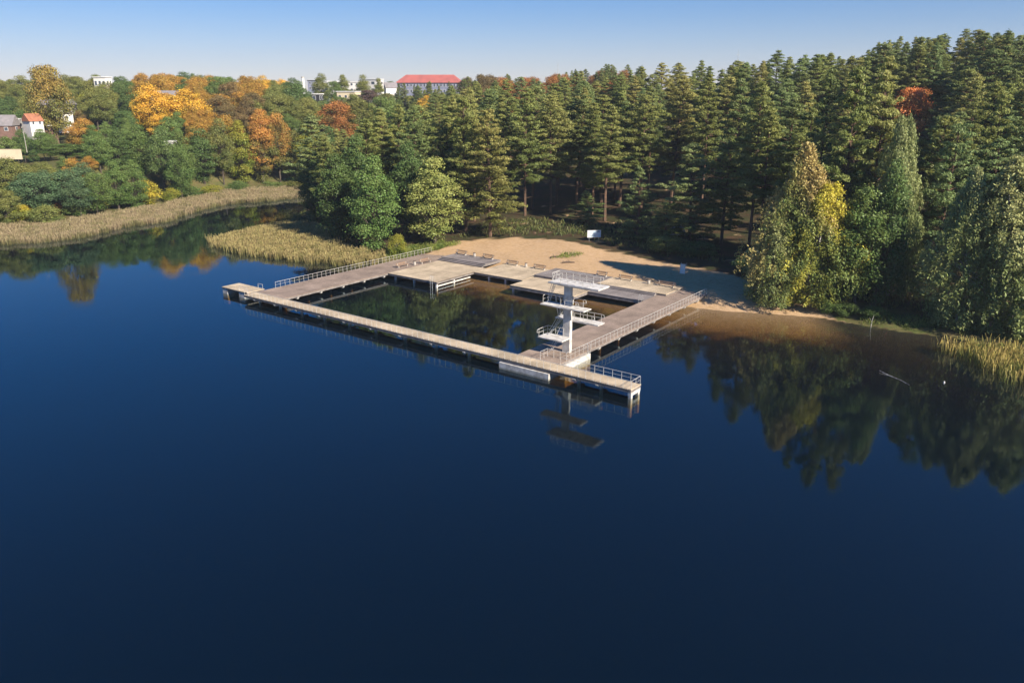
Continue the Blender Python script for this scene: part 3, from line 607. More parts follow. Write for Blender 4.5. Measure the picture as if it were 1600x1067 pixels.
def weep_proto(seed, H, R0, cb, ns=860, per=52, bark='bark_birch', narrow=.75, stems=1, size=.23):
    R = np.random.default_rng(seed); tr = MB(); C, N, CL, S, UP = [], [], [], [], []
    base = [np.array([R.uniform(-.5, .5)*(stems > 1), R.uniform(-.5, .5)*(stems > 1), 0]) for _ in range(stems)]
    for b0 in base:
        sp = b0*R.uniform(1.5, 3.2); tr.path([(*b0[:2], -.8), tuple(b0+(sp-b0)*.3+np.array([.2, 0, H*.35])), tuple(sp+np.array([-.2, .1, H*.7])), tuple(sp*1.1+np.array([0, 0, H*.97]))], [.26, .19, .11, .03], 6)
    for i in range(ns):
        t = R.uniform(0, 1)**.85; zz = H*(cb+(1-cb)*t)
        a = R.uniform(0, 6.28)
        if math.sin(a*4+t*11+seed)+.8*math.sin(a*7-t*17+seed*2) < -.75 and R.uniform() < .85: continue
        prof = min(1, (1.45 if stems == 1 else 1.9)*(1-t))**.9*(.72+.28*min(1, t/.25))
        b0 = base[i % stems]; rr = R0*prof*R.uniform(.25, 1.05)**.7*(1+.25*math.sin(3*a+seed)+.15*math.sin(7*t*3+a))
        ax = b0*2*t; p = np.array([ax[0]+math.cos(a)*rr, ax[1]+math.sin(a)*rr, zz])
        if i % 3 == 0: tr.bar(np.array([ax[0], ax[1], zz-rr*.7]), p, .05, .015, 3)
        L = R.uniform(1.0, 3.4)*(.6+.4*(1-t))*(H/20); L = min(L, max(.6, zz-cb*H*.6)); n = per
        s = R.uniform(0, 1, n); dr = np.stack([np.full(n, math.cos(a)*.25), np.full(n, math.sin(a)*.25), -np.ones(n)], 1)
        q = p+dr*(s*L)[:, None]+R.normal(size=(n, 3))*np.array([.22, .22, .15])
        C.append(q); N.append(unit(R, n)+np.array([math.cos(a), math.sin(a), .4])*.8); UP.append(np.tile([0, 0, -1.], (n, 1)))
        CL.append(np.clip(.5+.5*math.sin(a*2+t*5+seed)*R.uniform(.5, 1)+R.uniform(-.15, .15, n), 0, 1)); S.append(R.uniform(.7, 1.3, n))
    C = np.concatenate(C); S = np.concatenate(S)*size; hg = np.clip((C[:, 2]-cb*H)/(H-cb*H), 0, 1); C[:, 2] = np.maximum(C[:, 2], .2)
    cm = cards('weeping_crown', C, np.concatenate(N), S*.6, S*1.5, np.concatenate(CL), hg, M['leaf'], R, np.concatenate(UP))
    return tr.mesh('birch_trunk', M[bark]), cm, H, R0

PR = {
 'pine': [pine_proto(101+i, 25, cb, rm, dens=1.35, pw=[.72,.95,.66,.9,.75,.85,.62,.8,1.0,.7][i], lean=.8) for i, (cb, rm) in enumerate([(.30,3.7),(.38,3.3),(.26,4.1),(.35,3.8),(.44,3.5),(.24,3.5),(.32,3.9),(.40,4.0),(.28,3.3),(.34,4.2)])],
 'pinelow': [pine_proto(201+i, 22, cb, rm, dens=1.15) for i, (cb, rm) in enumerate([(.10,4.3),(.07,4.6),(.14,3.9)])],
 'young': [pine_proto(301+i, 14, .05, 3.4, dens=1.1, pw=.85) for i in range(2)],
 'round': [leafy_proto(401, 15, 5.2, .16), leafy_proto(402, 15, 5.6, .12, nl=58), leafy_proto(403, 15, 4.8, .20), leafy_proto(404, 15, 5.0, .10, nl=50, gaps=.2)],
 'tall': [leafy_proto(501, 18, 4.0, .0, nl=66, per=300, top=.55, lobe=.34), leafy_proto(502, 18, 4.3, -.02, nl=70, per=300, top=.5, lobe=.34), leafy_proto(503, 18, 3.8, .03, nl=62, per=300, top=.6, lobe=.36)],
 'shrub': [leafy_proto(601, 5, 3.0, -.10, nl=34, per=220, size=.24), leafy_proto(602, 5, 3.3, -.12, nl=38, per=220, size=.24, gaps=.2), leafy_proto(603, 5, 2.6, -.05, nl=30, per=220, size=.23)],
 'birch': [weep_proto(701, 21, 5.2, .03), weep_proto(702, 22, 4.6, .05, stems=2), weep_proto(703, 20, 4.8, .0, stems=3)],
}
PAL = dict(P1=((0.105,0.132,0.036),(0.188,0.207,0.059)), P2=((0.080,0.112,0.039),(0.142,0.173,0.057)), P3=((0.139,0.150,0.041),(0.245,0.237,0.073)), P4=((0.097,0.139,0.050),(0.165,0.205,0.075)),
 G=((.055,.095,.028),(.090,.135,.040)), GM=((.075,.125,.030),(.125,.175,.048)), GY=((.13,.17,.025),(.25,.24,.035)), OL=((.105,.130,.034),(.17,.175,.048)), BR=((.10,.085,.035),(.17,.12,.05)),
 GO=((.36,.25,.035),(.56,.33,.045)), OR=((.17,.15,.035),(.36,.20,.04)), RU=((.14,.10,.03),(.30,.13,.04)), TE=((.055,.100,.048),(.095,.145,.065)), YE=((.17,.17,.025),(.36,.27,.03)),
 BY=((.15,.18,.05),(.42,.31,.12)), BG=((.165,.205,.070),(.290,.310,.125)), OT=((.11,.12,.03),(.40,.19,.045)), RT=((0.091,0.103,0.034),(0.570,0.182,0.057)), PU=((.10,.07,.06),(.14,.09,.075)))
CNAME = dict(P1='green', P2='dark green', P3='yellowish green', P4='bluish green', G='dark green', GM='green', GY='yellow-green', OL='olive', BR='brownish', GO='golden', OR='orange-tinged', RU='rust-coloured', TE='dark bluish green', YE='yellow', BY='yellow', BG='grey-green', OT='orange-topped', RT='bright orange', PU='purplish')
trees = []
def add_tree(kind, x, y, H=None, pal='G', wf=1.0, var=None, label=None, z=None, name=None, cat=None, group=None, top_py=None, jit=.10):
    pr = PR[kind]; i = rng.integers(len(pr)) if var is None else var
    tm, cm, H0, R0 = pr[i]; zz = gz(x, y) if z is None else z
    if top_py is not None:
        px = proj(x, y, zz+15)[0]; H = elev_at(px, top_py, y)[1]-zz
    s = H/H0; rz = rng.uniform(0, 6.28)
    nm = name or {'pine':'pine_tree','pinelow':'pine_tree','young':'pine_tree','round':'broadleaf_tree','tall':'broadleaf_tree','shrub':'shrub','birch':'birch_tree'}[kind]
    r = bpy.data.objects.new(nm, None); COL.objects.link(r); r.location = (x, y, zz); r.rotation_euler = (0, 0, rz); ws = s*wf*rng.uniform(.94, 1.06); r.scale = (ws*rng.uniform(.9, 1.1), ws, s); r.rotation_euler[0] = rng.uniform(-.03, .03); r.rotation_euler[1] = rng.uniform(-.03, .03)
    t = bpy.data.objects.new('trunk', tm); COL.objects.link(t); t.parent = r
    c = bpy.data.objects.new('crown', cm); COL.objects.link(c); c.parent = r
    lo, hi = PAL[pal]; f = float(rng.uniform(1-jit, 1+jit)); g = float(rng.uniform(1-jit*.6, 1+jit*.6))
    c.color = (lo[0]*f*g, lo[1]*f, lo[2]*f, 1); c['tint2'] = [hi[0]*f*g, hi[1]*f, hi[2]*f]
    px, py = proj(x, y, zz+H*.6); pt = proj(x, y, zz+H); pb = proj(x, y, zz)
    trees.append(dict(o=r, kind=kind, nm=nm, pal=pal, px=px, py=py, top=pt[1], base=pb[1], wpx=R0*s*wf*FPX/y, H=H, y=y, label=label, x=x))
    r['category'] = cat or {'pine_tree':'pine tree','broadleaf_tree':'broadleaf tree','shrub':'shrub','birch_tree':'birch tree'}[nm]
    r['group'] = group or {'pine_tree':'pines of the wood','broadleaf_tree':'broadleaf trees on the slopes','shrub':'shrubs along the shore','birch_tree':'birches at the shore'}[nm]
    return r
def crown(r, c1=None, c2=None):
    c = next(o for o in COL.objects if o.parent is r and o.name.startswith('crown'))
    if c1: c.color = (*c1, 1)
    if c2: c['tint2'] = list(c2)
    return c
def at_px(px, py):      # the ground point seen at a pixel, found by marching down the ray
    x = (px-800)/FPX; y_ = -(py-533.5)/FPX
    fw = math.cos(PITCH)+y_*math.sin(PITCH); up = -math.sin(PITCH)+y_*math.cos(PITCH)
    ts = np.linspace(70, 460, 500)/fw; h = height(x*ts, fw*ts); zz = CAM_H+up*ts
    k = np.argmax(zz < np.maximum(h, 0)); return float(x*ts[k]), float(fw*ts[k])
def T_(kind, px, py, top, pal, wpx=None, var=None, label=None):
    x, y = at_px(px, py); z = gz(x, y); H = elev_at(px, top, y)[1]-z
    pr = PR[kind]; i = int(rng.integers(len(pr))) if var is None else var
    wf = 1.0
    if wpx: wf = (wpx/2)/(pr[i][3]*(H/pr[i][2])*FPX/y)
    return add_tree(kind, x, y, H, pal, wf, i, label)
# individually placed trees at the water and beach edge
T_('tall', 588, 392, 242, 'GM', 76, 1, 'broad green alder at the reeds, its foliage reaching the ground')
T_('shrub', 622, 398, 366, 'GY', 30, 1, 'small yellow-green bush at the foot of the green alder')
yt = T_('tall', 681, 381, 250, 'YE', 76, 0, 'yellow-green young tree standing between the alder and the beach pine'); crown(yt, (.17,.20,.055), (.27,.29,.085))
T_('pinelow', 766, 371, 172, 'P3', 92, 0, 'big low-branched pine standing at the top of the sand')
T_('tall', 530, 378, 242, 'G', 66, 2, 'dark shaded tree at the right end of the reed bed')
T_('tall', 497, 352, 250, 'G', 56, 1, 'dark tree at the mouth of the narrow inlet')
T_('tall', 560, 366, 215, 'G', 60, 0); T_('tall', 640, 372, 225, 'G', 56, 2)
T_('pinelow', 728, 366, 150, 'P1', 64, 2); T_('pine', 655, 360, 168, 'P2', 60, 2); T_('pine', 605, 352, 172, 'P1', 60, 0); T_('pine', 700, 352, 150, 'P3', 60, 3)
T_('pine', 945, 346, 168, 'P3', 70, 3, 'pine with a bare sunlit trunk left above the notice board')
T_('young', 995, 372, 264, 'P4', 64, 0, 'small conical pine right of the notice board')
T_('pinelow', 1075, 378, 226, 'P4', 84, 1, 'broad low-branched pine above the white changing booth')
T_('young', 1040, 383, 322, 'P1', 60, 1, 'bushy young pine low beside the notice board')
T_('pinelow', 1126, 382, 218, 'P1', 74, 2)
T_('pine', 860, 334, 150, 'P3', 62, 0); T_('pine', 820, 338, 140, 'P1', 64, 2); T_('pine', 900, 318, 150, 'P2', 56, 5); T_('young', 918, 348, 300, 'P2', 50, 0)
T_('pine', 1170, 392, 130, 'P1', 72, 2); T_('pine', 1140, 360, 110, 'P2', 66, 0)
T_('birch', 1206, 476, 318, 'BG', 92, 2, 'green drooping birch low on the left side of the tan birch')
T_('birch', 1236, 470, 224, 'BY', 150, 0, 'tan and yellow birch overhanging the beach, pale bare twigs at its top')
yb = T_('birch', 1268, 478, 284, 'YE', 104, 1, 'shorter yellow-leaved birch on the right side of the tan birch'); crown(yb, (.20,.22,.05), (.46,.40,.06))
T_('birch', 1384, 464, 180, 'BG', 80, 1, 'tall slender grey-green birch rising behind the shore trees')
T_('tall', 1335, 482, 296, 'GM', 92, 0, 'leafy green shore tree right of the yellow birch')
T_('tall', 1366, 478, 250, 'G', 70, 1); 
T_('pinelow', 1452, 462, 196, 'P4', 104, 1, 'bright green spreading pine left of the weeping trees at the right edge')
T_('birch', 1552, 512, 244, 'BG', 190, 2, 'large grey-green weeping birch at the right edge above the reeds')
T_('birch', 1494, 506, 262, 'BG', 128, 0, 'grey-green birch with pale stems left of the large weeping birch')
T_('birch', 1612, 520, 256, 'BG', 150, 1, 'weeping birch cut by the right picture edge')
T_('pine', 1300, 446, 108, 'P1', 84, 2); T_('pine', 1345, 440, 92, 'P3', 84, 0); T_('pine', 1262, 430, 110, 'P2', 70, 5); T_('pine', 1520, 440, 150, 'P1', 80, 3); T_('pine', 1385, 430, 204, 'P2', 60, 4)
T_('shrub', 1290, 490, 470, 'GM', 40, 0); T_('shrub', 1320, 494, 474, 'G', 44, 1); T_('shrub', 1362, 498, 480, 'G', 44, 2)
T_('shrub', 1180, 430, 400, 'G', 70, 0); T_('shrub', 1095, 398, 378, 'G', 60, 1); T_('shrub', 1040, 392, 370, 'P1', 60, 2)
# left shore shrubs
for a in [(18,352,322,'GY',60,0,None),(38,350,320,'YE',34,1,'rounded yellow bush behind the left reeds'),(72,354,322,'OL',46,2,'rounded olive bush right of the yellow bush at the left reeds'),(228,322,284,'YE',52,0,'yellow-brown bush at the water in front of the green slope'),
          (158,326,296,'GY',50,1,None),(196,320,292,'GM',44,2,None),(118,338,312,'GM',40,1,None),(268,316,296,'GY',34,0,None),(300,310,292,'GM',30,2,None),(330,306,290,'GY',34,1,None),(372,300,284,'GM',36,0,None),(425,296,284,'GM',36,1,None),(465,296,280,'OL',36,2,None),(92,335,318,'RU',18,0,None),(-6,345,315,'OL',50,1,None)]:
    T_('shrub', *a[:3], a[3], a[4], a[5], a[6])
T_('round', 62, 338, 268, 'TE', 84, 1, 'dark bluish willow mass behind the yellow bush at the left reeds'); T_('round', 112, 332, 262, 'TE', 70, 3); T_('round', 20, 318, 250, 'OL', 70, 0)
bt_ = T_('round', 90, 238, 99, 'OT', 74, 1, 'big spreading orange-brown tree on the left skyline with a dark trunk'); crown(bt_, (.12,.13,.035), (.27,.19,.05))

def TY(kind, px, top, Y, pal, wpx, var=0, label=None):
    x, zt = elev_at(px, top, Y); z = gz(x, Y); H = max(3.5, zt-z); pr = PR[kind]
    return add_tree(kind, x, Y, H, pal, (wpx/2)/(pr[var][3]*(H/pr[var][2])*FPX/Y), var, label)
TY('round', 232, 137, 318, 'GO', 66, 0, 'large golden tree left of the cream house'); TY('round', 288, 140, 322, 'GO', 62, 2, 'large golden tree right of the cream house')
TY('round', 250, 178, 306, 'GO', 46, 3, 'low golden tree in front of the cream house')
for k, a in enumerate([(150,214,262,'GM'),(182,196,270,'G'),(214,200,274,'GM'),(246,205,272,'G'),(278,198,276,'GM'),(310,206,284,'G'),(340,190,288,'OL'),(372,180,296,'GY'),(402,184,300,'OT'),(430,182,304,'OT'),(458,196,306,'OL'),(486,200,300,'GY')]): TY('tall' if k % 3 else 'round', a[0], a[1]+[0,8,-4][k % 3], a[2], a[3], 44+6*(k % 2), k % 3)
TY('round', 1432, 135, 226, 'RT', 76, 1, 'bright orange tree standing alone among the pines')
for a in [(700,166,199,'P1',58,1),(738,138,202,'P3',60,3),(668,190,196,'P2',52,5),(790,150,214,'P1',60,0),(832,136,218,'P2',62,6),(872,146,222,'P3',58,3),(620,165,205,'P1',54,2),(1010,150,214,'P1',66,6),(1060,120,216,'P3',70,2),(1110,118,206,'P1',66,3),(975,160,218,'P2',60,1)]: TY('pine', *a)
TY('round', 165, 136, 372, 'BR', 44, 0); TY('round', 140, 140, 360, 'GY', 40, 2); TY('round', 185, 128, 376, 'G', 38, 1)
TY('round', 100, 224, 276, 'GM', 66, 3); TY('round', 448, 180, 325, 'GM', 40, 0); TY('round', 62, 204, 280, 'GM', 30, 0); TY('round', 8, 214, 272, 'GM', 34, 2); TY('round', 500, 118, 440, 'OL', 28, 0); TY('round', 522, 126, 446, 'GM', 26, 1); TY('tall', 590, 124, 440, 'OL', 20, 0); TY('round', 72, 208, 282, 'GM', 36, 1); TY('round', 22, 214, 278, 'G', 30, 2); TY('round', 32, 205, 284, 'G', 26, 0); TY('round', 126, 188, 290, 'OR', 44, 0)
TY('round', 275, 228, 262, 'GM', 50, 1); TY('round', 505, 160, 372, 'GM', 44, 0); TY('round', 478, 150, 372, 'G', 40, 2); TY('tall', 575, 142, 410, 'PU', 50, 0); TY('tall', 535, 117, 455, 'OL', 30, 1); TY('tall', 566, 118, 450, 'OL', 24, 2)
TY('round', 528, 150, 400, 'GM', 36, 3); TY('round', 605, 146, 430, 'OL', 40, 1); TY('round', 640, 152, 440, 'GY', 44, 0); TY('round', 610, 128, 520, 'G', 30, 2); TY('round', 730, 122, 470, 'BR', 36, 2)
# scatter, filled from the nearest outwards; a tree is skipped where it would stand hidden
WOOD = np.array([(-62,246),(-56,215),(-48,200),(-38,190),(-28,188),(-14,188),(0,204),(18,208),(26,196),(31,182),(36,173),(42,164),(50,152),(62,140),(78,130),(92,114),(118,96),(150,90),(230,130),(280,300),(190,345),(90,350),(20,345),(-30,330),(-66,300)], float)
ANCH = [(20,130,'OL'),(45,100,'BR'),(60,118,'OL'),(75,165,'G'),(122,112,'RU'),(132,135,'OL'),(148,165,'OL'),(182,128,'G'),(40,160,'OL'),(25,190,'G'),(60,230,'G'),(110,200,'BR'),(120,230,'OR'),(85,238,'GM'),(18,262,'YE'),(50,270,'OL'),(10,290,'OL'),
 (60,300,'TE'),(105,300,'TE'),(160,300,'GM'),(200,160,'G'),(180,190,'G'),(160,212,'GM'),(200,235,'GM'),(240,245,'GM'),(300,260,'GM'),(320,240,'G'),(330,200,'OR'),(350,180,'BR'),(325,150,'OR'),(225,112,'OR'),(262,118,'OR'),(250,205,'GM'),(295,118,'G'),(320,118,'OL'),(343,125,'GM'),
 (400,132,'OR'),(415,122,'GO'),(430,205,'OT'),(385,240,'GY'),(370,262,'GM'),(355,275,'GO'),(410,265,'G'),(350,215,'OR'),(462,140,'G'),(440,168,'OL'),(470,205,'OL'),(492,225,'GY'),(435,265,'G'),(490,262,'GM'),(535,185,'RU'),(545,165,'OL'),(500,145,'OL'),(560,132,'GM'),(592,155,'PU'),(620,148,'OL'),(640,160,'GM'),(670,152,'GO'),(740,125,'BR'),(800,112,'RU'),(700,165,'G'),(600,175,'GM'),(690,140,'OL'),(880,118,'RU'),(520,200,'G')]
buf = np.zeros((270, 420), bool)
def cover(t, frac=.62):
    s = 4; x0 = int((t['px']-t['wpx']*frac)/s)+8; x1 = int((t['px']+t['wpx']*frac)/s)+9; y0 = int((t['top']+.14*(t['base']-t['top']))/s); y1 = int(t['base']/s)
    return max(0, x0), min(420, max(x0+1, x1)), max(0, y0), min(270, max(y0+1, y1))
for t in trees: a, b, c, d = cover(t); buf[c:d, a:b] = True
placed = [(t['x'], t['y'], t['wpx']*t['y']/FPX) for t in trees if t['kind'] != 'shrub']
def scatter(poly, spacing, chooser, ymax, margin=.0):
    pts = []; x0, y0 = poly.min(0); x1, y1 = poly.max(0); yy = y0
    while yy < min(y1, ymax):
        xx = x0
        sp = spacing(yy)
        while xx < x1:
            pts.append((xx+rng.uniform(-.38, .38)*sp, yy+rng.uniform(-.38, .38)*sp)); xx += sp
        yy += sp
    pts = np.array(pts); pts = pts[inside(poly, pts[:, 0], pts[:, 1])]; h, dd = height(pts[:, 0], pts[:, 1], True)
    k = np.argsort(pts[:, 1]); cnt = 0
    for (x, y), z, d in zip(pts[k], h[k], dd[k]):
        if d < 2.5: continue
        px, _ = proj(x, y, z+10)
        if px < -150 or px > 1720: continue
        if any((x-a)**2+(y-b)**2 < (c*.62+1.3)**2 for a, b, c in placed): continue
        spec = chooser(x, y, z, px, d)
        if spec is None: continue
        kind, H, pal, wf = spec; i = int(rng.integers(len(PR[kind]))); R0 = PR[kind][i][3]*H/PR[kind][i][2]*wf
        pt = proj(x, y, z+H); pb = proj(x, y, z); t = dict(px=pt[0], top=pt[1], base=pb[1], wpx=R0*FPX/y)
        a, b, c, e = cover(t, .8); vis = 1-buf[c:e, a:b].mean() if b > a and e > c else 0
        c0 = c+max(1, int((e-c)*.45)); vtop = 1-buf[max(0,c-2):c0, a:b].mean() if b > a else 0
        if vtop < .10: continue
        add_tree(kind, x, y, H, pal, wf, i, z=z); a, b, c, e = cover(trees[-1]); buf[c:e, a:b] = True; cnt += 1
    return cnt
SKY = [(-100,112),(0,108),(50,102),(100,104),(150,120),(200,116),(250,112),(330,118),(400,122),(450,127),(520,132),(620,133),(700,132),(740,122),(800,118),(860,112),(900,108),(960,104),(1000,99),(1040,97),(1080,88),(1150,78),(1200,72),(1250,68),(1290,72),(1315,92),(1340,86),(1360,58),(1450,60),(1520,48),(1600,50),(1700,46)]
def cap(px, py_top_allowed, y, z, H):
    s = np.interp(px, [a for a, _ in SKY], [b for _, b in SKY]); hmax = elev_at(px, s+rng.uniform(-5, 13), y)[1]-z
    return min(H, hmax)
def wood_pick(x, y, z, px, d):
    H = rng.uniform(23, 30) if y < 245 else rng.uniform(20, 26)
    if 1372 < px < 1484 and y < 226: H = max(9.5, min(H, elev_at(px, 192-abs(px-1432)*.3, y)[1]-z))
    if px < 700: H *= .92
    H = cap(px, 0, y, z, H)
    if H < 9: return None
    u = rng.uniform(); pal = 'P1' if u < .38 else 'P2' if u < .62 else 'P3' if u < .85 else 'P4'
    k = 'pine'
    if d < 22 and rng.uniform() < .12: k = 'pinelow'
    if px < 640 and rng.uniform() < .3: return ('tall', min(H, 17), 'G' if rng.uniform() < .6 else 'OL', 1.0)
    return (k, H, pal, rng.uniform(1.08, 1.5))
UNDER = np.array([(-16,188),(0,198),(16,202),(25,192),(31,178),(37,170),(44,160),(52,149),(64,137),(76,124),(90,112),(110,120),(90,150),(60,185),(40,215),(10,232),(-16,215)], float)
def under_pick(x, y, z, px, d):
    if 770 < px < 900 and rng.uniform() < .6: return None
    k = 'young' if rng.uniform() < .55 else 'shrub'
    return (k, rng.uniform(4, 9) if k == 'young' else rng.uniform(2, 4), 'P2' if rng.uniform() < .6 else 'G', 1.0)
n0 = scatter(UNDER, lambda y: 8.0, under_pick, 235)
n1 = scatter(WOOD, lambda y: 7.4 if y < 240 else 8.4, wood_pick, 345)
SLOPE = np.array([(-190,186),(-150,193),(-128,204),(-118,216),(-112,235),(-107,262),(-98,272),(-86,286),(-70,298),(-62,300),(-64,320),(-40,340),(60,352),(70,470),(-20,480),(-260,480),(-420,440),(-330,240)], float)
ax_ = np.array([(a, b) for a, b, _ in ANCH], float)
def slope_pick(x, y, z, px, d):
    H = rng.uniform(14, 21)*(1 if d > 12 else .85) if px > 140 else rng.uniform(10, 16)*(1 if d > 14 else .7)
    if px < 130 and 196 < proj(x, y, z+5)[1] < 262 and rng.uniform() < .8: return None     # open garden plots by the houses
    lim = np.interp(y, [230,270,300,330,360,400], [270,205,180,150,130,112]) if px > 140 else np.interp(y, [200,250,285,310,350,400], [285,250,225,190,150,108])
    if 470 < px < 740: lim = max(lim, 150 if y < 480 else 128)
    H = min(H, elev_at(px, lim+rng.uniform(-6, 10), y)[1]-z)
    H = cap(px, 0, y, z, H)
    if H < 4: return None
    p = proj(x, y, z+H*.7); k = np.argmin(((ax_-np.array(p)+rng.normal(size=2)*7)**2).sum(1)); pal = ANCH[k][2]
    if px > 600 and rng.uniform() < .55: return ('pine', cap(px, 0, y, z, 18), 'P1' if rng.uniform() < .5 else 'P2', 1.1)
    kind = 'tall' if pal in ('GM', 'G', 'TE') and rng.uniform() < .6 else 'round'
    if H < 7: kind = 'round'
    return (kind, H, pal, rng.uniform(.95, 1.2)*(1.15 if kind == 'tall' else 1.0))
n2 = scatter(SLOPE, lambda y: 7.0 if y < 300 else 9.0 if y < 380 else 11.0, slope_pick, 470)
print('TREES', len(trees), 'wood', n1, 'slope', n2, {k: sum(t['nm'] == k for t in trees) for k in set(t['nm'] for t in trees)})

# labels: colour, size, where it stands and its place in that row
ORD = ['first','second','third','fourth','fifth','sixth','seventh','eighth','ninth','tenth','eleventh','twelfth','thirteenth','fourteenth','fifteenth','sixteenth','seventeenth','eighteenth','nineteenth','twentieth']
def where(t):
    px = t['px']
    if t['nm'] == 'pine_tree':
        spans = [(640,'behind the green alder'),(745,'behind the yellow-green young tree'),(850,'behind the sand slope'),(960,'behind the notice board'),(1080,'behind the changing booth'),(1190,'left of the tan birch'),(1300,'above the tan birch'),(1420,'left of the lone orange tree'),(1520,'right of the lone orange tree'),(9999,'by the right edge')]
        w_ = next(s for a, s in spans if px < a)
        r_ = 'front-row' if t['base'] > 340 else 'second-row' if t['base'] > 285 else 'mid-wood' if t['top'] > 130 else 'skyline'
        return w_, r_
    spans = [(75,'above the orange-roofed house'),(175,'below the white villa'),(240,'left of the golden trees'),(330,'right of the golden trees'),(420,'above the rowing boat'),(500,'above the narrow inlet'),(600,'below the apartment blocks'),(740,'by the red-roofed school'),(1150,'beyond the pine wood'),(9999,'at the right shore')]
    w_ = next(s for a, s in spans if px < a)
    r_ = 'shoreside' if t['base'] > 285 else 'lower-slope' if t['base'] > 225 else 'mid-slope' if t['top'] > 150 else 'hilltop'
    return w_, r_
cells = {}
for t in trees:
    if t['label']: t['o']['label'] = t['label']; continue
    cells.setdefault((t['nm'], CNAME[t['pal']], *where(t)), []).append(t)
KN = {'pine_tree':'pine','broadleaf_tree':'broadleaf tree','shrub':'shrub','birch_tree':'birch'}
for (nm, cn, w_, r_), ts in cells.items():
    ts.sort(key=lambda t: t['px'])
    for i, t in enumerate(ts):
        s = f'{cn} {r_} {KN[nm]} {w_}'
        if len(ts) > 1: s += f', {ORD[i]} such from the left' if i < 20 else f', number {i+1} from the left'
        t['o']['label'] = s

# ------------------------------------------------------------------ reeds and grass (uncountable)
def blades(name, polys, dens, hlo, hhi, wid, col, col2, zoff=0.0, seed=1, edge=1.5, water=True, lean=.16, thin=.0):
    R = np.random.default_rng(seed); C = []
    for poly in polys:
        poly = np.array(poly, float); x0, y0 = poly.min(0)-2; x1, y1 = poly.max(0)+2; n = int((x1-x0)*(y1-y0)*dens)
        x = R.uniform(x0, x1, n); y = R.uniform(y0, y1, n); s = sdist(poly, x, y)+noise2(x, y, 4.5, seed)*2.4+noise2(x, y, 1.7, seed+1)*1.0
        k = (s > 0) & ((s > edge) | (R.uniform(size=n) < .3+.7*s/edge)); 
        if thin: k &= noise2(x, y, 3, seed+3) > -thin
        C.append(np.stack([x[k], y[k]], 1))
    C = np.concatenate(C); n = len(C); zb = height(C[:, 0], C[:, 1]); zb = np.maximum(zb, -.25) if water else zb
    hh = R.uniform(hlo, hhi, n)*(1+.22*noise2(C[:, 0], C[:, 1], 6, seed+5)); a = R.uniform(0, math.pi, n); L = R.normal(size=(n, 2))*lean*hh[:, None]
    w2 = wid*R.uniform(.6, 1.3, n); dx = np.cos(a)*w2/2; dy = np.sin(a)*w2/2; b = np.concatenate([C, zb[:, None]-.05], 1)
    v = np.empty((n, 4, 3)); v[:, 0] = b-np.stack([dx, dy, 0*dx], 1)*.5; v[:, 1] = b+np.stack([dx, dy, 0*dx], 1)*.5
    tp = b+np.concatenate([L, hh[:, None]], 1); v[:, 2] = tp+np.stack([dx, dy, 0*dx], 1); v[:, 3] = tp-np.stack([dx, dy, 0*dx], 1)
    me = bpy.data.meshes.new(name); np_mesh(me, v.reshape(-1, 3), np.arange(4*n).reshape(n, 4), 4); me.materials.append(M['leaf'])
    cl = np.clip(.5+.8*noise2(C[:, 0], C[:, 1], 5, seed+7)+R.normal(size=n)*.15, 0, 1)
    at = np.stack([np.repeat(cl, 4), np.tile([0, 0, .8, .8], n), np.repeat(R.uniform(0, 1, n), 4), np.ones(4*n)], 1).astype(np.float32)
    q = me.color_attributes.new('vv', 'FLOAT_COLOR', 'POINT'); q.data.foreach_set('color', at.ravel())
    o = bpy.data.objects.new(name, me); COL.objects.link(o); o['kind'] = 'stuff'; o.color = (*col, 1); o['tint2'] = list(col2)
    print(name, n); return o
G = lambda L, z=0.0: [ground_at(a, b, z) for a, b in L]
o = blades('reeds', [G([(-120,392),(-20,384),(60,380),(130,372),(200,355),(262,347),(300,333),(352,320),(420,315),(480,309),(484,298),(420,301),(350,307),(300,316),(240,330),(180,342),(90,358),(0,362),(-120,362)])], 34, 1.1, 1.8, .09, (.16,.15,.065), (.27,.215,.13), seed=21)
o['label'] = 'pinkish brown reed belt along the far left bank'
o = blades('reeds', [[(-74,192),(-69,184),(-62,177),(-55,173),(-48,169.5),(-40,166),(-33,163),(-28,166),(-27,171),(-36,176),(-42,184),(-46,197),(-52,207),(-60,212),(-67,206),(-71,199)]], 40, 1.2, 1.9, .085, (.175,.16,.06), (.29,.235,.105), seed=22)
o['label'] = 'golden reed bed beside the left pier'
o = blades('reeds', [[(61,108),(62,102),(62.5,95),(66,90),(74,85),(82,78),(92,72),(96,78),(86,92),(78,100),(71,107),(66,109)]], 30, 1.3, 2.4, .08, (.13,.145,.035), (.34,.27,.09), seed=23, edge=3.5, lean=.2, thin=.25)
o['label'] = 'thin yellow-green reeds in the water at the right edge'
o = blades('grass', [[(-33,170),(-26,177),(-16,183),(-12,180),(-17,173),(-24,168)], [(55,121),(60,118.5),(66,116),(72,112),(78,106),(86,100),(88,104),(78,113),(68,120),(58,125)], [(9,164),(14,163),(15,166),(10,168)]], 26, .25, .6, .10, (.085,.13,.025), (.19,.21,.05), seed=24, water=False, lean=.4)
o['label'] = 'bright green grass fringe on the shore'
o = blades('undergrowth', [[(-66,206),(-60,196),(-50,200),(-44,186),(-34,180),(-28,186),(-36,196),(-48,214),(-58,232),(-66,240)], [(-13,185),(4,184),(16,180),(26,170),(34,162),(44,154),(42,168),(28,186),(8,204),(-6,200)], [(22,190),(30,182),(40,172),(44,180),(36,192),(26,200)], [(58,126),(70,121),(82,112),(90,108),(92,118),(76,132),(62,138)]], 6, .3, 1.1, .16, (.06,.085,.022), (.12,.12,.04), seed=25, water=False, lean=.5, thin=.1)
o['label'] = 'low green undergrowth at the foot of the trees'

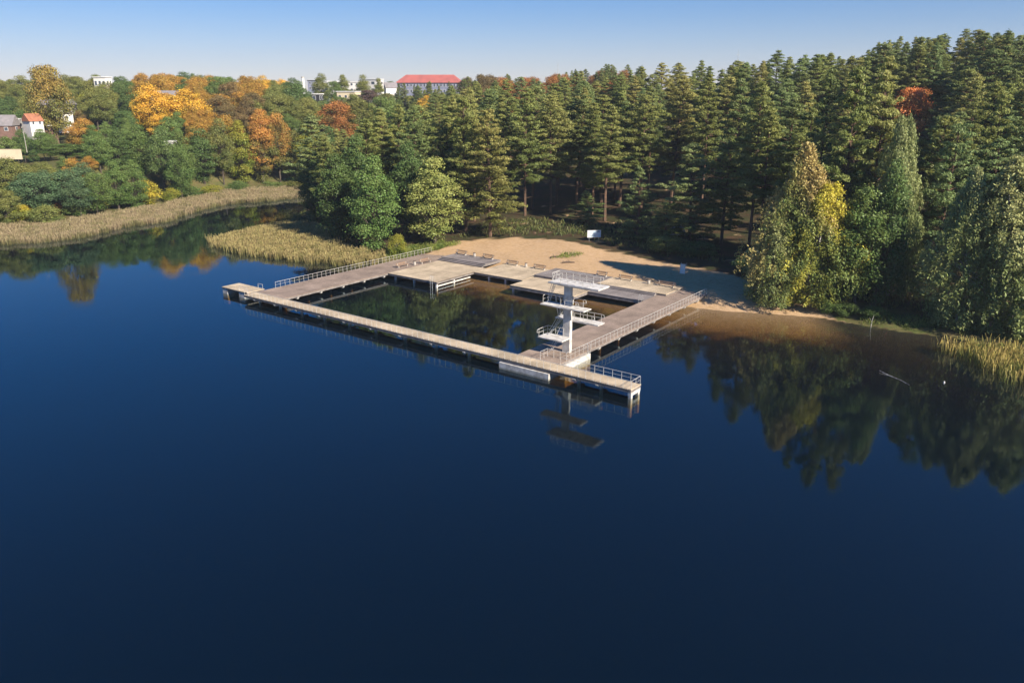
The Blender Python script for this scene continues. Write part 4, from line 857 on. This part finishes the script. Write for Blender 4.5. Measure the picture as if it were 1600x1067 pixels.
# ------------------------------------------------------------------ houses on the hill
def house(name, label, cat, x, y, z, rz, w, d, h, wall, roof, rh=None, wins=(1, 3), win=(1.1, 1.3), hip=0.0, group=None, chim=False, over=.35, side_w=2, wz=.9):
    t = thing(name, label, cat, (x, y, z), rz, group)
    MB().box(-w/2, w/2, -d/2, d/2, -4, h).build('wall', M[wall], t)
    m = MB(); W = w/2+over; Dp = d/2+over
    if rh:
        hx = W*hip if hip else 0
        rx = W-hx
        m.add([(-W,-Dp,h),(W,-Dp,h),(W,Dp,h),(-W,Dp,h),(-rx,0,h+rh),(rx,0,h+rh)], [(3,2,1,0),(0,1,5,4),(2,3,4,5),(1,2,5),(3,0,4)])
        if not hip: MB().add([(-w/2-.01,-d/2,h-.01),(-w/2-.01,d/2,h-.01),(-w/2-.01,0,h+rh*.93),(-w/2+.02,-d/2,h-.01),(-w/2+.02,d/2,h-.01),(-w/2+.02,0,h+rh*.93)],[(0,2,1),(0,1,4,3),(1,2,5,4),(2,0,3,5)]).build('gable', M[wall], t)
    else: m.box(-W, W, -Dp, Dp, h+.002, h+.35)
    ro = m.build('roof', M[roof], t)
    if chim: MB().box(w*.15, w*.15+.7, -.35, .35, h, h+(rh or 0)+1.3).build('chimney', M['brick'], ro)
    wm = MB().box(-win[0]/2, win[0]/2, -.05, .03, -win[1]/2, win[1]/2).mesh('window_frame', M['white']); gm = MB().box(-win[0]/2+.1, win[0]/2-.1, -.07, -.055, -win[1]/2+.1, win[1]/2-.1).mesh('window_pane', M['glass'])
    fl, n = wins
    for f in range(fl):
        zz = wz+win[1]/2+f*(h/fl)+.2
        for i in range(n):
            q = bpy.data.objects.new('window', wm); COL.objects.link(q); q.parent = t; q.location = (-w/2+w*(i+.5)/n, -d/2-.01, zz); p = bpy.data.objects.new('pane', gm); COL.objects.link(p); p.parent = q
        for i in range(side_w):
            q = bpy.data.objects.new('window', wm); COL.objects.link(q); q.parent = t; q.location = (w/2+.01, -d/2+d*(i+.5)/side_w, zz); q.rotation_euler = (0, 0, math.pi/2); p = bpy.data.objects.new('pane', gm); COL.objects.link(p); p.parent = q
    return t
def at_top(px, py, Y): return elev_at(px, py, Y)
# school with the red roof
x0, zt = at_top(672, 130, 500); 
house('school', 'long three-storey blue-grey building under a bright red hipped roof', 'school', x0, 500, zt-10.2, -.12, 38, 13, 10.2, 'bluegrey', 'roof_red', 4.6, (3, 19), (1.2, 1.9), hip=.26, side_w=3, over=.6)
x1, z1 = at_top(716, 131, 494)
house('annex', 'pale stair wing at the right end of the red-roofed school', 'building', x1+1.5, 496, z1-9.5, -.12, 5, 8, 9.6, 'cream', 'roof_red', 1.4, (3, 1), (1.2, 1.6), hip=.5)
g = 'pale apartment blocks beyond the wood'
x0, zt = at_top(583, 125, 470); house('apartment_block', 'white flat-roofed block with big windows, nearest left of the school', 'apartment block', x0, 470, zt-11, -.35, 8.5, 8, 11, 'plaster', 'white', None, (3, 2), (2.2, 1.6), group=g)
x0, zt = at_top(545, 129, 490); house('apartment_block', 'long low white block seen through thin tree tops', 'apartment block', x0, 490, zt-9, -.1, 22, 10, 9, 'plaster', 'white', None, (3, 7), (1.4, 1.4), group=g)
x0, zt = at_top(512, 128, 500); house('apartment_block', 'white block at the left end of the row of apartment blocks', 'apartment block', x0, 500, zt-9, -.1, 11, 10, 9, 'plaster', 'white', None, (3, 4), (1.4, 1.4), group=g)
x0, zt = at_top(545, 144, 420); house('apartment_block', 'cream block below the white ones, half hidden by trees', 'apartment block', x0, 420, zt-8, -.2, 9.5, 8, 8, 'cream', 'white', None, (2, 3), (1.3, 1.4), group=g)
x0, zt = at_top(494, 148, 380); house('house', 'dark flat-roofed house with white window frames left of the cream block', 'house', x0, 380, zt-7, -.1, 4.6, 6, 7, 'dark', 'white', None, (2, 1), (1.6, 1.8))
x0, zt = at_top(490, 127, 520); house('apartment_block', 'blue-grey tower-like block next to the dark tree', 'apartment block', x0, 520, zt-12, 0, 5.5, 8, 12, 'bluegrey', 'dark', None, (4, 2), (1.2, 1.3), group=g)
x0, zt = at_top(610, 135, 480); house('house', 'small grey-roofed house between the white block and the school', 'house', x0, 480, zt-6, .4, 7, 7, 5, 'plaster', 'roof_grey', 3, (1, 2))
x0, zt = at_top(450, 167, 340); house('house', 'pale house wall showing between trees above the narrow inlet', 'house', x0, 340, zt-5, 0, 7, 6, 5, 'plaster', 'roof_grey', 1.6, (1, 2))
# left hill
x0, zt = at_top(160, 121, 380); house('villa', 'white cube-like villa with a wide window on the left skyline', 'villa', x0, 380, zt-5.4, -.1, 5.6, 5, 5.2, 'plaster', 'white', None, (1, 3), (1.2, 2.0), wz=1.6)
x0, zt = at_top(259, 150, 345); house('house', 'cream house glimpsed between the golden trees', 'house', x0, 345, zt-9, .2, 11, 7, 9, 'cream', 'roof_grey', 2.0, (2, 4), (1.0, 1.5))
x0, zt = at_top(46, 190, 290); house('house', 'white gabled house with an orange tile roof on the left hillside', 'house', x0, 292, zt-2.2, math.pi/2-.55, 4.6, 4.8, 2.2, 'plaster', 'roof_orange', 2.6, (1, 2), (.9, 1.1), side_w=0)
x0, zt = at_top(-6, 196, 288); house('house', 'brick house with a big grey roof at the left edge', 'house', x0, 290, zt-3.0, .1, 11, 7, 2.8, 'brick', 'roof_grey', 3.6, (1, 3), (1.3, 1.3), side_w=1)
x0, zt = at_top(18, 187, 300); house('house', 'small white house just behind the grey-roofed brick house', 'house', x0, 302, zt-4.5, .2, 4, 4, 4.4, 'plaster', 'white', None, (1, 1), side_w=1)
x0, zt = at_top(70, 196, 300); house('shed', 'low shed with a pale flat roof right of the white gabled house', 'shed', x0, 300, zt-2.8, -.1, 6.5, 4, 2.6, 'brick', 'white', None, (1, 2), (.8, .8), side_w=1)
x0, zt = at_top(100, 160, 330); house('house', 'dark-roofed house in the shade under the big spreading tree', 'house', x0-3, 330, zt-5, .1, 12, 7, 4, 'dark', 'roof_grey', 2, (1, 3))
x0, zt = at_top(98, 178, 318); house('house', 'small house with a steep dark roof below the big spreading tree', 'house', x0, 318, zt-3, 1.0, 5, 5, 3, 'plaster', 'roof_grey', 2.4, (1, 1), side_w=1)
x0, zt = at_top(270, 221, 285); house('shed', 'little white garden shed among the trees below the golden trees', 'shed', x0, 284, zt-2.2, .1, 3.4, 3, 2.1, 'plaster', 'white', None, (1, 1), (.7, .7), side_w=1)
x0, z0 = at_top(40, 224, 268)
lamp = thing('street_lamp', 'tall pale lamp post in front of the white gabled house', 'street lamp', (x0, 268, z0))
MB().bar((0,0,-3), (0,0,7.6), .11, .07).build('pole', M['concrete'], lamp); MB().bar((0,0,7.5), (-1.0,0,7.8), .05).build('arm', M['concrete'], lamp); MB().box(-1.6,-.9,-.14,.14,7.72,7.86).build('lamp_head', M['concrete'], lamp)
x0, z0 = at_top(8, 236, 255); gwall = MB().box(-6, 5, -.15, .15, -2, 1.0).box(-6.1, 5.1, -.2, .2, 1.002, 1.1).build('garden_wall', M['cream'], None, (x0, 255, z0-.6)); tag(gwall, 'low pale garden wall beside the road at the left edge', 'wall')
# chimney and masts on the skyline
x0, zt = at_top(473, 122, 560); ch = thing('factory_chimney', 'slim white chimney on the skyline left of the apartment blocks', 'chimney', (x0, 560, 25)); MB().bar((0,0,0), (0,0,zt-25), 1.4, .9, 10).build('shaft', M['white'], ch); MB().bar((0,0,zt-25), (0,0,zt-24.4), 1.05, 1.05, 10).build('cap', M['concrete'], ch)
x0, zt = at_top(872, 97, 700)
def mast(px, py, Y, label, r=.22):
    x0, zt = at_top(px, py, Y); zb = gz(x0, Y); t = thing('radio_mast', label, 'mast', (x0, Y, zb), 0, 'thin masts on the skyline'); H = zt-zb
    MB().bar((0,0,0), (0,0,H), r, r*.5).build('pole', M['steel'], t)
    for k in (.8, .9): MB().bar((-.9,0,H*k), (.9,0,H*k), .08).build('cross_arm', M['steel'], t)
mast(872, 97, 600, 'thin mast on the skyline above the pines left of the tower')
mast(1154, 78, 420, 'thin mast poking out of the pines on the skyline right of the tower', .12)


# ------------------------------------------------------------------ thin autumn haze over the whole place
hm, hn, hl = new_mat('haze'); ho = hn.new('ShaderNodeOutputMaterial'); hv = hn.new('ShaderNodeVolumePrincipled'); hv.inputs['Density'].default_value = .00013; hv.inputs['Color'].default_value = (.80, .88, 1.0, 1); hv.inputs['Anisotropy'].default_value = .1
hl.new(hv.outputs[0], ho.inputs['Volume'])
hz = MB().box(-2260, 2360, -300, 2760, -14, 140).build('haze', hm); hz['kind'] = 'stuff'; hz['label'] = 'thin pale haze in the air'
